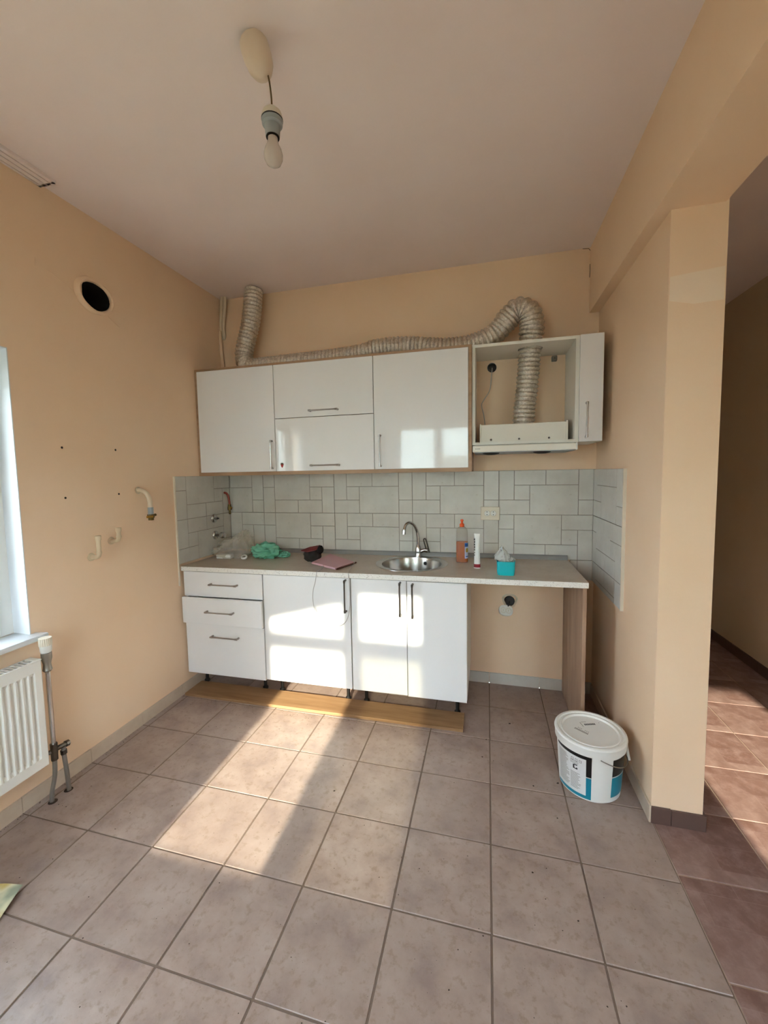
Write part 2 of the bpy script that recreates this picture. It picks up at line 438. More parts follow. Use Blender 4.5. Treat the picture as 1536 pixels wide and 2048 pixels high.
sy = [YR + k * T for k in range(0, 19)] + [YF]
skirting('baseboard_far', [(XF - .010, XF, a + .001, b - .001, .078) for a, b in zip(sy, sy[1:])], 'brown_skirting_shaded', 'dark brown tile skirting of the next room')
skirting('baseboard_passage', [(XCOL1, XCOL1 + .010, a + .001, b - .001, .07) for a, b in zip([YCOL] + [.035 + k * T for k in range(0, 11)], [.035 + k * T for k in range(0, 11)])], 'brown_skirting_shaded', 'brown tile skirting behind the pillar')

# ------------------------------------------------------------------ windows
def window_x(name, label):                                   # in the left wall
    e = bpy.data.objects.new(name, None); COL.objects.link(e); e['kind'] = 'structure'; e['label'] = label
    e.location = (XL - .15, (WY0 + WY1) / 2, WZ0); PW[e.name] = Vector(e.location)
    for nm, a in (('window_reveal', (XL - .10, XL + .0005, WY1 - .004, WY1, WZ0, WZ1)), ('window_reveal', (XL - .10, XL + .0005, WY0, WY0 + .004, WZ0, WZ1)),
                  ('window_reveal', (XL - .10, XL + .0005, WY0, WY1, WZ1 - .004, WZ1))):
        bxo(nm, *a, 'reveal_white', e)
    x0, x1 = XL - .16, XL - .10
    fr = B(); w = .06
    for a in ((x0, x1, WY0, WY0 + w, WZ0, WZ1), (x0, x1, WY1 - w, WY1, WZ0, WZ1), (x0, x1, WY0 + w, WY1 - w, WZ0, WZ0 + w),
              (x0, x1, WY0 + w, WY1 - w, WZ1 - w, WZ1), (x0, x1, -1.025, -0.945, WZ0 + w, WZ1 - w)): box(fr, *a, .004)
    obj('window_frame', fr, 'white_plastic', e)
    for a, b in ((WY0 + w, -1.025), (-0.945, WY1 - w)):
        s = B(); q = .05
        for z in ((x0 + .012, x1 + .012, a, a + q, WZ0 + w, WZ1 - w), (x0 + .012, x1 + .012, b - q, b, WZ0 + w, WZ1 - w),
                  (x0 + .012, x1 + .012, a + q, b - q, WZ0 + w, WZ0 + w + q), (x0 + .012, x1 + .012, a + q, b - q, WZ1 - w - q, WZ1 - w)): box(s, *z, .004)
        sash = obj('sash', s, 'white_plastic', e)
        bxo('pane', x0 + .03, x0 + .034, a + q, b - q, WZ0 + w + q, WZ1 - w - q, 'window_glass', sash)
    bm = B(); box(bm, XL - .10, XL + .055, WY0 - .04, WY1 + .042, WZ0 - .024, WZ0 + .003, .008, 2)
    # keep the sill inside the opening where it passes the wall
    for v in bm.verts:
        if v.co.x < XL: v.co.y = min(max(v.co.y, WY0), WY1)
    obj('window_sill', bm, 'white_marble', e, True)
    return e
window_x('window_1', 'white framed window with a marble sill above the radiator')

def window_y(name, r, cols, label):
    e = bpy.data.objects.new(name, None); COL.objects.link(e); e['kind'] = 'structure'; e['label'] = label
    e.location = ((r[0] + r[1]) / 2, YR - .05, r[2]); PW[e.name] = Vector(e.location)
    y0, y1 = YR - .045, YR - .005
    bm = B(); xs = [r[0]] + [c for p in cols for c in p] + [r[1]]
    zb, zt = cols_z
    for k in range(0, len(xs), 2): box(bm, xs[k], xs[k + 1], y0, y1, r[2], r[3])
    for a, b in cols:
        box(bm, a, b, y0, y1, r[2], zb); box(bm, a, b, y0, y1, zt, r[3])
    obj('window_frame', bm, 'white_plastic', e)
    for a, b in cols: bxo('pane', a, b, YR - .03, YR - .026, zb, zt, 'window_glass', e)
    return e
cols_z = (.895, 2.125)
window_y('window_2', RW, [(.085, .575), (.700, 1.070)], 'white double casement window facing the units')
cols_z = (.95, 1.70)
window_y('window_3', RD, [(2.467, 3.145)], 'white framed window of the next room')
# sheer half curtain over the lower right casement, with folds
bm = B(); rows = []
for k in range(61):
    xx = .66 + .46 * k / 60; yy = YR + .035 + .012 * math.sin(k * 1.05)
    rows.append((bm.verts.new((xx, yy, .60)), bm.verts.new((xx, yy, 1.735)), bm.verts.new((xx, yy + .001, .60)), bm.verts.new((xx, yy + .001, 1.735))))
for a, b in zip(rows, rows[1:]):
    bm.faces.new((a[0], b[0], b[1], a[1])); bm.faces.new((a[3], b[3], b[2], a[2]))
tag(obj('sheer_curtain', bm, 'sheer_curtain', None, True), 'sheer white half curtain hung across the casement window', 'curtain')
# unseen sun blockers added outside the casement: a cross beam and a triangular sheet
YP = YR - 1.5
def sunpt(X, z, Y=YP): return (X - SUN_DX * (.40 - Y), Y, z + SUN_T * (.40 - Y))      # where sunlight that lands at (X, .40, z) crosses plane Y
pg = bpy.data.objects.new('sun_blocker_frame', None); COL.objects.link(pg); pg.location = (.6, YP, -.3); PW[pg.name] = Vector(pg.location); struct(pg, 'unseen timber frame added outside the casement window to shape the sunlight')
pa, pb = sunpt(-.9, .378), sunpt(1.6, .486)
bxo('sun_blocker_beam', pa[0], pb[0], YP - .03, YP + .03, pa[2], pb[2], 'oak_panel', pg)
for xx in (pa[0] + .05, pb[0] - .05): bxo('sun_blocker_post', xx - .04, xx + .04, YP - .03, YP + .03, -.3, pa[2], 'oak_panel', pg)
bm = B(); q = [sunpt(-.35, .48), sunpt(.50, .70), sunpt(.50, 1.1), sunpt(-.35, 1.1)]
for s in (-.003, .003): bm.faces.new([bm.verts.new((x, y + s, z)) for x, y, z in q])
obj('sun_blocker_sheet', bm, 'sun_blocker_sheet', pg)

# ------------------------------------------------------------------ backsplash tiles
PAT_A = [(0, 1, 1, 3), (1, 3, 2, 3), (3, 5, 2, 3), (5, 6, 1, 3), (1, 2, 1, 2), (2, 5, 0, 2), (0, 2, 0, 1), (5, 6, 0, 1)]
PAT_B = [(6 - c1, 6 - c0, 3 - r1, 3 - r0) for c0, c1, r0, r1 in PAT_A]
def wall_tile_mesh(pat, cx=(0, .6), cz=(0, .3)):
    bm = B(); g = .0014
    box(bm, cx[0] + g, cx[1] - g, -.0082, 0, cz[0] + g, cz[1] - g)
    for f in bm.faces: f.material_index = 1
    nb = len(bm.faces)
    for c0, c1, r0, r1 in pat:
        x0, x1, z0, z1 = max(c0 * .1, cx[0]), min(c1 * .1, cx[1]), max(r0 * .1, cz[0]), min(r1 * .1, cz[1])
        if x1 - x0 < .008 or z1 - z0 < .008: continue
        d = .0104 + random.uniform(0, .0012)
        h = .0019
        box(bm, x0 + h, x1 - h, -d, -.008, z0 + h, z1 - h, .0011)
    bmesh.ops.recalc_face_normals(bm, faces=bm.faces)
    me = bpy.data.meshes.new('wall_tile'); bm.to_mesh(me); bm.free(); me.materials.append(M['wall_tile']); me.materials.append(M['tile_grout']); return me
mA, mB = wall_tile_mesh(PAT_A), wall_tile_mesh(PAT_B)
def put_tile(me, loc, rz, parent):
    o = bpy.data.objects.new('wall_tile', me); COL.objects.link(o); attach(o, parent)
    o.location = loc; o.rotation_euler = (0, 0, rz)
Z1, Z2 = .9085, 1.2085
for x0, up, lo in ((-.4, mB, mB), (.2, mA, mA), (.8, mA, mA)):
    put_tile(up, (x0, YB, Z2), 0, wall_back); put_tile(lo, (x0, YB, Z1), 0, wall_back)
cl = XR - .012 - 1.4
put_tile(wall_tile_mesh(PAT_A, (0, cl)), (1.4, YB, Z2), 0, wall_back); put_tile(wall_tile_mesh(PAT_B, (0, cl)), (1.4, YB, Z1), 0, wall_back)
put_tile(wall_tile_mesh(PAT_A, (.455, cl), (.166, .3)), (1.4, YB, Z1 - .3), 0, wall_back)
cl = XL + .0105 + 1.0
put_tile(wall_tile_mesh(PAT_A, (cl, .6)), (-1.0, YB, Z2), 0, wall_back); put_tile(wall_tile_mesh(PAT_B, (cl, .6)), (-1.0, YB, Z1), 0, wall_back)
Y0 = .374
for me, z in ((wall_tile_mesh(PAT_B, (0, YB - .011 - Y0)), Z2), (wall_tile_mesh(PAT_A, (0, YB - .011 - Y0)), Z1)): put_tile(me, (XL, Y0, z), PI / 2, wall_left)
cx = (.011, YB - Y0)
for me, z in ((wall_tile_mesh(PAT_A, cx), Z2), (wall_tile_mesh(PAT_B, cx), Z1), (wall_tile_mesh(PAT_A, cx, (.166, .3)), Z1 - .3)): put_tile(me, (XR - .003, YB, z), -PI / 2, wall_right)
bxo('tile_edge_trim', XR - .0155, XR, Y0 - .007, Y0, .774, 1.5085, 'cream_plastic', wall_right)
bxo('tile_edge_trim', XL, XL + .0115, Y0 - .007, Y0, .76, 1.5085, 'cream_plastic', wall_left)
bxo('tile_bed', XL, XR, YB - .0055, YB + .01, Z1, Z2 + .3, 'tile_grout', wall_back)
bxo('tile_bed', XR - .006, XR + .01, Y0, YB, Z1 - .13, Z2 + .299, 'tile_grout', wall_right)
bxo('tile_bed', XL - .01, XL + .0055, Y0, YB, Z1, Z2 + .299, 'tile_grout', wall_left)

# ------------------------------------------------------------------ handles
def bar_handle(parent, p, length, axis, yf, out=.027, xf=None, mat='handle_steel'):
    """p = centre (x, z) on a front lying at Y = yf"""
    h = length / 2; bm = B(); a = Vector((1, 0, 0)) if axis == 'X' else Vector((0, 0, 1))
    c = Vector((p[0], yf, p[1])); o = Vector((0, -out, 0))
    P = [c - a * h, c - a * h + o * .75, c - a * (h - .006) + o, c + a * (h - .006) + o, c + a * h + o * .75, c + a * h]
    tube(bm, P, .0048, 8)
    for s in (-1, 1):
        q = c + a * h * s
        tube(bm, [q, q + o * .8], .0068, 10)
        tube(bm, [q + o - a * .012 * s, q + o + a * .004 * s], .0064, 10)
    if xf is not None: bm.transform(xf)
    return obj('handle', bm, mat, parent, True)

# ------------------------------------------------------------------ wall cabinets
UZ0, UZ1, UF = 1.507, 2.267, .631
def upper(x0, x1, label, left=False, right=False):
    t = thing('wall_cabinet', label, 'cabinet', ((x0 + x1) / 2, (UF + YB) / 2, UZ0))
    bm = B()
    box(bm, x0, x1, UF, YB - .001, UZ1 - .0145, UZ1); box(bm, x0, x1, UF, YB - .013, UZ0, UZ0 + .0235)
    box(bm, x0, x0 + .017, UF if left else UF + .021, YB - .013, UZ0 + .0235, UZ1 - .0145)
    box(bm, x1 - .019, x1, UF if right else UF + .021, YB - .013, UZ0 + .0235, UZ1 - .0145)
    box(bm, x0 + .017, x1 - .019, YB - .02, YB - .013, UZ0 + .0235, UZ1 - .0145)
    obj('carcass', bm, 'oak_frame', t)
    return t
def door(t, x0, x1, z0, z1, y, mat='door_white', name='door', xf=None, th=.018):
    return bxo(name, x0, x1, y, y + th, z0, z1, mat, t, .0012, xf=xf)
DZ0, DZ1 = UZ0 + .0245, UZ1 - .0155
u1 = upper(XL + .001, -.0905, 'oak framed wall cabinet with one plain white door in the corner', left=True)
d = door(u1, XL + .018, -.0925, DZ0, DZ1, UF - .002); bar_handle(d, (-.116, 1.646), .188, 'Z', UF - .002)
u2 = upper(-.0905, .6155, 'oak framed wall cabinet with two stacked white flap doors')
d = door(u2, -.0885, .6135, 1.892, DZ1, UF - .002, name='flap_door'); bar_handle(d, (.274, 1.929), .195, 'X', UF - .002)
d = door(u2, -.0885, .6135, DZ0, 1.888, UF - .002, name='flap_door'); bar_handle(d, (.275, 1.566), .195, 'X', UF - .002)
bm = B()
sc_, sz = Vector((-.045, UF - .0024, 1.573)), .021
body = [(-.55, .35), (-.2, .5), (.25, .5), (.58, .3), (.45, -.2), (.1, -.85), (-.1, -.85), (-.45, -.2)]
v0 = [bm.verts.new((sc_.x + a * sz, sc_.y, sc_.z + b * sz)) for a, b in body]; v1 = [bm.verts.new((v.co.x, v.co.y - .0006, v.co.z)) for v in v0]
bm.faces.new(v1); [bm.faces.new((v0[k], v0[(k + 1) % 8], v1[(k + 1) % 8], v1[k])) for k in range(8)]
stk = obj('strawberry_sticker', bm, 'strawberry', d)
bm = B()
for k in range(5):
    a = PI * (.05 + .225 * k); p = Vector((math.cos(a) * .8, .35 + math.sin(a) * .75)); c = Vector((math.cos(a) * .1, .3))
    n_ = Vector((-(p - c).y, (p - c).x)).normalized() * .2
    bm.faces.new([bm.verts.new((sc_.x + w.x * sz, sc_.y - .0009, sc_.z + w.y * sz)) for w in (c - n_, p, c + n_)])
obj('sticker_leaves', bm, 'leaf_dark', stk)
u3 = upper(.6155, 1.2315, 'oak framed wall cabinet with one white door beside the cooker hood', right=True)
d = door(u3, .6175, 1.2105, DZ0, DZ1, UF - .002); bar_handle(d, (.657, 1.650), .195, 'Z', UF - .002)

# open hood cabinet and narrow cabinet
hc = thing('hood_cabinet', 'open white cabinet box around the extractor duct', 'cabinet', (1.53, .815, 1.666))
HX0, HX1, HY = 1.2335, 1.8285, .652
bm = B()
box(bm, HX0, HX0 + .018, HY, YB, 1.682, 2.249); box(bm, HX1 - .018, HX1, HY, YB, 1.682, 2.249)
box(bm, HX0, HX1, HY, YB, 2.249, 2.267)
hcc = obj('carcass', bm, 'carcass_white', hc)
bm = B(); lathe(bm, [(.072, 2.2), (.072, 2.3)], (1.577, .787, 0), 32); cut(hcc, [bm])
bm = B(); box(bm, HX0, HX1, HY - .012, YB, 1.666, 1.682); ob = obj('bottom_board', bm, 'carcass_white', hc)
bxo('hanger_bracket', 1.725, 1.757, YB - .03, YB - .001, 2.208, 2.240, 'galvanised', hc, .003)
bxo('hanger_screw', 1.737, 1.745, YB - .034, YB - .028, 2.220, 2.228, 'dark_steel', hc, .001)
nc = thing('narrow_cabinet', 'narrow white cabinet with a tall handle at the wall end', 'cabinet', (1.89, .815, 1.666))
bxo('carcass', HX1 + .0005, 1.952, .652, YB, 1.666, 2.264, 'carcass_white', nc)
d = door(nc, HX1 + .001, 1.951, 1.667, 2.2635, UF); bar_handle(d, (1.866, 1.787), .19, 'Z', UF)

# ------------------------------------------------------------------ cooker hood
hd = thing('cooker_hood', 'cream slide-out cooker hood under the open cabinet', 'cooker hood', (1.53, .78, 1.62))
bm = B(); box(bm, 1.283, 1.777, .705, .955, 1.682, 1.793, .003); obj('motor_box', bm, 'hood_white', hd)
bxo('side_flange', 1.277, 1.286, .700, .960, 1.682, 1.797, 'hood_white', hd, .001); bxo('side_flange', 1.774, 1.784, .700, .960, 1.682, 1.799, 'hood_white', hd, .001)
for xx in (1.345, 1.510, 1.680):
    bm = B(); lathe(bm, [(.0001, .006), (.004, .006), (.006, .003), (.006, 0)], seg=12, cap=False)
    bm.transform(Matrix.Translation((xx, .705, 1.700)) @ Matrix.Rotation(PI / 2, 4, 'X')); obj('screw', bm, 'dark_steel', hd, True)
bm = B(); box(bm, 1.243, 1.812, .655, .955, 1.630, 1.6655, .002); obj('housing', bm, 'hood_white', hd)
bm = B(); box(bm, 1.238, 1.816, .598, .652, 1.6215, 1.6590, .003); vis = obj('visor', bm, 'hood_white', hd)
bxo('visor_end_cap', 1.808, 1.8175, .5965, .653, 1.6205, 1.660, 'white_plastic', vis, .001)
bxo('logo_mark', 1.2545, 1.2585, .5972, .5985, 1.6385, 1.6425, 'ink', vis)
xx = 1.2615
for w, h in ((.0028, .0034), (.0022, .0034), (.0032, .0034), (.0030, .0034), (.0026, .0034), (.0030, .0034)):
    bxo('logo_letter', xx, xx + w, .5972, .5985, 1.6388, 1.6388 + h, 'ink_soft', vis); xx += w + .0007
bxo('underside', 1.246, 1.810, .602, .95, 1.6175, 1.6225, 'grey_plastic', hd)
for xx in (1.345, 1.635):
    bm = B(); lathe(bm, [(.0001, -.013), (.025, -.012), (.045, -.007), (.052, 0)], (xx, .66, 1.6175), 24, cap=False); obj('fan_grille', bm, 'black_plastic', hd, True)

# ------------------------------------------------------------------ flexible duct
bm = B()
key = [(-.352, .865, 2.876), (-.356, .855, 2.78), (-.372, .85, 2.66), (-.405, .845, 2.54), (-.432, .84, 2.44), (-.435, .835, 2.365), (-.385, .825, 2.315),
       (-.25, .815, 2.308), (0, .80, 2.308), (.25, .80, 2.312), (.45, .80, 2.322), (.64, .80, 2.343), (.84, .80, 2.334), (1.02, .80, 2.306), (1.16, .80, 2.303), (1.275, .80, 2.322),
       (1.37, .80, 2.368), (1.435, .795, 2.435), (1.50, .785, 2.487), (1.560, .775, 2.465), (1.583, .775, 2.395), (1.578, .785, 2.30), (1.572, .80, 2.18), (1.562, .815, 2.02), (1.550, .82, 1.90), (1.543, .825, 1.785)]
raw = catmull(key, 60)
L = [0.]
for a, b in zip(raw, raw[1:]): L.append(L[-1] + (b - a).length)
pitch = .0260; sub = 6; ns = int(L[-1] / pitch * sub); pts = []; j = 0
for i in range(ns + 1):
    s = L[-1] * i / ns
    while j < len(L) - 2 and L[j + 1] < s: j += 1
    f = (s - L[j]) / max(1e-9, L[j + 1] - L[j]); pts.append(raw[j].lerp(raw[j + 1], f))
def duct_r(i, t, a):
    x = pts[i].x; z = pts[i].z
    r = .064
    if -.36 < x < .55 and z < 2.36: r = .056
    if 1.42 < x and z > 2.33: r = .070
    if z < 2.2: r = .063
    k = abs(math.sin(PI * (i / sub + .35 * a / (2 * PI) * 0)))
    wob = noise.noise(Vector((x * 22, z * 22, math.cos(a) * 1.5 + math.sin(a))))
    return r * (1 + .17 * (k ** .8 - .62) + .045 * wob)
tube(bm, pts, .06, 26, cap=True, rf=duct_r)
for v in bm.verts:                        # flattened where it lies on the cabinet tops
    if -.45 < v.co.x < 1.5 and v.co.z < UZ1 + .003 and v.co.z > 2.2: v.co.z = UZ1 + .003
tag(obj('flexible_duct', bm, 'duct_foil', None, True, ang=80), 'ribbed aluminium foil extractor duct running over the wall cabinets', 'duct')

# junction box and hood cable
jb = thing('junction_box', 'black round junction box with loose cable inside the hood cabinet', 'junction box', (1.352, YB, 2.2))
bm = B(); lathe(bm, [(.0001, .004), (.016, .004), (.024, .012), (.030, .012), (.030, 0)], seg=20, cap=False)
bm.transform(Matrix.Translation((1.352, YB, 2.2)) @ Matrix.Rotation(PI / 2, 4, 'X')); obj('box', bm, 'black_plastic', jb, True)
bm = B(); tube(bm, catmull([(1.354, YB - .006, 2.198), (1.350, YB - .03, 2.15), (1.338, YB - .03, 2.05), (1.30, YB - .03, 1.985), (1.285, YB - .03, 1.95), (1.30, YB - .035, 1.88), (1.31, YB - .04, 1.79)], 6), .003, 8)
obj('cable', bm, 'cord_white', jb, True)

# ------------------------------------------------------------------ base units (the run rises very slightly to the right)
TILT = Matrix(((1, 0, 0, 0), (0, 1, 0, 0), (.0066, 0, 1, 0), (0, 0, 0, 1)))
def tz(x, z): return z + .0066 * x
BZ0, BZ1, BF = .1535, .8625, .400
def leg(t, x, y=.555):
    bm = B(); top = tz(x, BZ0) + .002
    lathe(bm, [(.019, 0), (.019, .012), (.0115, .020), (.0115, top - .03), (.022, top - .02), (.022, top)], (x, y, 0), 14)
    obj('leg', bm, 'black_plastic', t, True)
def base(x0, x1, label, cat='cabinet'):
    t = thing('base_cabinet', label, cat, ((x0 + x1) / 2, .69, 0))
    bm = B(); yf = BF + .020; yb = YB - .013
    for a in ((x0, x0 + .018, yf, yb, BZ0, BZ1), (x1 - .018, x1, yf, yb, BZ0, BZ1), (x0 + .018, x1 - .018, yf, yb, BZ0, BZ0 + .018),
              (x0 + .018, x1 - .018, yb - .005, yb, BZ0 + .018, BZ1), (x0 + .018, x1 - .018, yf, yf + .08, BZ1 - .018, BZ1)): box(bm, *a)
    bm.transform(TILT); obj('carcass', bm, 'carcass_white', t)
    return t
bc = base(-.704, -.0955, 'white base cabinet of three drawers, the middle one pulled out')
def drawer(z0, z1, y, x0=-.702, x1=-.0975, hx=-.383):
    f = bxo('drawer', x0, x1, y, y + .018, z0, z1, 'door_white', bc, .0012, xf=TILT)
    bm = B(); yb = .90
    for a in ((x0 + .03, x0 + .042, y + .018, yb, z0 + .02, z1 - .03), (x1 - .042, x1 - .03, y + .018, yb, z0 + .02, z1 - .03), (x0 + .042, x1 - .042, y + .018, yb, z0 + .02, z0 + .03),
              (x0 + .042, x1 - .042, yb - .012, yb, z0 + .03, z1 - .03)): box(bm, *a)
    bm.transform(TILT); obj('drawer_box', bm, 'carcass_white', f)
    return f
f = drawer(.6905, .8610, BF); bar_handle(f, (-.383, .781), .2, 'X', BF, xf=TILT)
f = drawer(.5100, .6885, BF - .030, -.700, -.0925); bar_handle(f, (-.400, .601), .2, 'X', BF - .03, xf=TILT)
f = drawer(.1440, .4985, BF); bar_handle(f, (-.390, .420), .2, 'X', BF, xf=TILT)
leg(bc, -.675); leg(bc, -.195)
bc = base(-.0920, .5080, 'white base cabinet with one wide glossy door beside the drawers')
d = door(bc, -.0905, .5065, BZ0 + .001, BZ1 - .001, BF, xf=TILT); bar_handle(d, (.479, .752), .195, 'Z', BF, xf=TILT, mat='dark_steel')
leg(bc, -.062); leg(bc, .425)
bc = base(.5115, 1.2120, 'white two-door base cabinet under the round sink')
d = door(bc, .5130, .8595, BZ0 + .001, BZ1 - .001, BF, xf=TILT); bar_handle(d, (.823, .752), .195, 'Z', BF, xf=TILT, mat='dark_steel')
d = door(bc, .8630, 1.2110, BZ0 - .003, BZ1 - .003, BF, xf=TILT); bar_handle(d, (.898, .746), .195, 'Z', BF, xf=TILT, mat='dark_steel')
leg(bc, .552); leg(bc, 1.145)
# open bay side panel
CZ0, CZ1 = .868, .898
ep = bxo('end_panel', 1.818, 1.838, BF + .002, YB - .0115, -.008, CZ0 - .0003, 'oak_panel', None, .001, xf=TILT)
tag(ep, 'oak side panel standing on the floor under the worktop end', 'panel')
# worktop
ct = thing('worktop', 'speckled beige worktop with a white edge over the base cabinets', 'worktop', (.56, .68, .88))
bm = B(); box(bm, XL + .012, 1.842, .3830, YB - .012, CZ0, CZ1, .0008); bm.transform(TILT)
slab = obj('slab', bm, 'counter_laminate', ct)
SX, SY = .838, .706
bm = B(); lathe(bm, [(.205, .7), (.205, 1.1)], (SX, SY - .008, 0), 48); cut(slab, [bm])
bm = B(); box(bm, XL + .012, 1.842, .3815, .3832, CZ0, CZ1 + .0003, .0006); bm.transform(TILT); obj('front_edge', bm, 'counter_edge', ct)
bm = B(); prof = [(0, 0), (0, .030), (-.007, .030), (-.014, .022), (-.019, .010), (-.020, 0)]
xs = (-.36, 1.838); rr = [[bm.verts.new((x, YB - .0125 + a, tz(x, CZ1) + b)) for a, b in prof] for x in xs]
for k in range(6): bm.faces.new((rr[0][k], rr[0][(k + 1) % 6], rr[1][(k + 1) % 6], rr[1][k]))
bm.faces.new(rr[0]); bm.faces.new(list(reversed(rr[1])))
obj('back_strip', bm, 'grey_strip', ct)
ZT = lambda x: tz(x, CZ1)

# plinth board on the floor
bm = B(); P4 = [(-.690, .338), (1.190, .362), (1.190, .533), (-.693, .515)]
prism(bm, P4, .0005, .0185); bmesh.ops.bevel(bm, geom=list(bm.edges), offset=.0012, segments=1, affect='EDGES')
tag(obj('plinth_board', bm, 'oak_plank'), 'loose oak plinth board lying flat on the floor before the base cabinets', 'board')

# ------------------------------------------------------------------ sink and tap
sk = thing('sink', 'round stainless steel sink set into the worktop', 'sink', (SX, SY, ZT(SX)))
z = ZT(SX)
bm = B(); outer, inner = [], []
prof = [(.240, .0005, 0), (.239, .003, 0), (.228, .0045, 0), (.222, .0035, 0), (.206, .003, 0), (.197, .001, -1), (.194, -.01, -1), (.188, -.10, -1), (.178, -.135, -1), (.150, -.152, -1), (.05, -.158, -1), (.03, -.162, -1), (.0001, -.163, -1)]
rings = []
for r, h, q in prof:
    cyy = SY + (.0 if q == 0 else -.008)
    rings.append([bm.verts.new((SX + r * math.cos(2 * PI * k / 56), cyy + r * math.sin(2 * PI * k / 56), z + h)) for k in range(56)])
for a, b in zip(rings, rings[1:]):
    for k in range(56): bm.faces.new((a[k], a[(k + 1) % 56], b[(k + 1) % 56], b[k]))
obj('bowl', bm, 'sink_steel', sk, True, ang=35)
bm = B(); lathe(bm, [(.0001, .002), (.008, .002), (.009, .004), (.012, .004), (.013, 0)], seg=16, cap=False)
bm.transform(Matrix.Translation((SX + .065, SY - .008 + .180, z - .035)) @ Matrix.Rotation(PI / 2, 4, 'X')); obj('overflow', bm, 'black_plastic', sk, True)
bm = B(); lathe(bm, [(.0001, .003), (.022, .003), (.03, .0)], (SX, SY, z - .162), 20, cap=False); obj('drain', bm, 'dark_steel', sk, True)
tp = thing('kitchen_tap', 'chrome swan-neck mixer tap with a loop lever behind the sink', 'tap', (.848, .917, z))
bm = B(); lathe(bm, [(.026, 0), (.026, .005), (.0225, .010), (.0235, .035), (.022, .055), (.017, .074), (.011, .088)], (.848, .917, z + .002), 24); obj('body', bm, 'chrome', tp, True)
bm = B(); tube(bm, catmull([(.848, .917, z + .08), (.848, .917, z + .13), (.840, .915, z + .185), (.822, .895, z + .232), (.797, .868, z + .252), (.776, .842, z + .240), (.766, .826, z + .205)], 8), .0105, 14); obj('spout', bm, 'chrome', tp, True)
bm = B(); tube(bm, [(.766, .826, z + .208), (.764, .823, z + .175)], .0135, 16); obj('aerator', bm, 'chrome', tp, True)
bm = B(); tube(bm, [(.858, .917, z + .040), (.893, .918, z + .052)], .0145, 14)
tube(bm, [(.893, .922, z + .052), (.915, .920, z + .048)], .017, 14); obj('lever_hub', bm, 'chrome', tp, True)
bm = B(); tube(bm, catmull([(.905, .918, z + .055), (.892, .915, z + .105), (.888, .912, z + .128), (.898, .911, z + .135), (.907, .912, z + .118), (.922, .916, z + .06), (.928, .918, z + .035)], 6), .0048, 10); obj('lever', bm, 'dark_steel', tp, True)

# ------------------------------------------------------------------ things on the worktop
def squircle(bm, secs, c, n=28, p=3.2):
    """stack of rounded-square sections (half x, half y, z)"""
    rings = []
    for hx, hy, zz in secs:
        rg = []
        for k in range(n):
            a = 2 * PI * k / n; ca, sa = math.cos(a), math.sin(a)
            rg.append(bm.verts.new((c[0] + hx * math.copysign(abs(ca) ** (2 / p), ca), c[1] + hy * math.copysign(abs(sa) ** (2 / p), sa), c[2] + zz)))
        rings.append(rg)
    for a, b in zip(rings, rings[1:]):
        for k in range(n): bm.faces.new((a[k], a[(k + 1) % n], b[(k + 1) % n], b[k]))
    return rings
bx, by = 1.162, .790; z = ZT(bx) + .0005
bt = thing('dish_soap_bottle', 'clear bottle half full of orange dish soap with an orange cap', 'bottle', (bx, by, z))
bm = B(); r = squircle(bm, [(.036, .024, 0), (.0385, .027, .006), (.0385, .027, .135), (.0375, .026, .175), (.037, .026, .205), (.034, .024, .222), (.024, .019, .234), (.014, .014, .239)], (bx, by, z), p=2.5)
bm.faces.new(list(reversed(r[0]))); obj('bottle_body', bm, 'bottle_clear', bt, True)
bm = B(); r = squircle(bm, [(.034, .022, .003), (.0365, .025, .008), (.0365, .025, .138)], (bx, by, z), p=2.5); bm.faces.new(list(reversed(r[0]))); bm.faces.new(r[-1]); obj('soap', bm, 'orange_soap', bt, True, ang=50)
bm = B(); lathe(bm, [(.0150, .236), (.0155, .254), (.013, .258), (.0075, .261), (.0068, .272), (.0105, .276), (.0100, .284), (.004, .287)], (bx, by, z), 18); obj('cap', bm, 'orange_cap', bt, True)
def patch(name, a0, a1, z0, z1, mat, par, rx=.0392, ry=.0277):
    bm = B(); rows = []
    for k in range(9):
        a = a0 + (a1 - a0) * k / 8; ca, sa = math.cos(a), math.sin(a); e = 2 / 2.5
        x = bx + rx * math.copysign(abs(ca) ** e, ca); y = by + ry * math.copysign(abs(sa) ** e, sa)
        rows.append((bm.verts.new((x, y, z + z0)), bm.verts.new((x, y, z + z1))))
    for a, b in zip(rows, rows[1:]): bm.faces.new((a[0], b[0], b[1], a[1]))
    return obj(name, bm, mat, par)
A0, A1 = -1.15, -.05
lb = patch('label', A0, A1, .030, .135, 'label_light', bt)
patch('label_print', A0, A1, .108, .132, 'label_blue', lb, .0395, .028); patch('label_print', A0 + .2, A1 - .1, .072, .098, 'label_gold', lb, .0395, .028)
patch('label_print', A0 + .2, A1 - .1, .040, .046, 'label_blue', lb, .0395, .028)
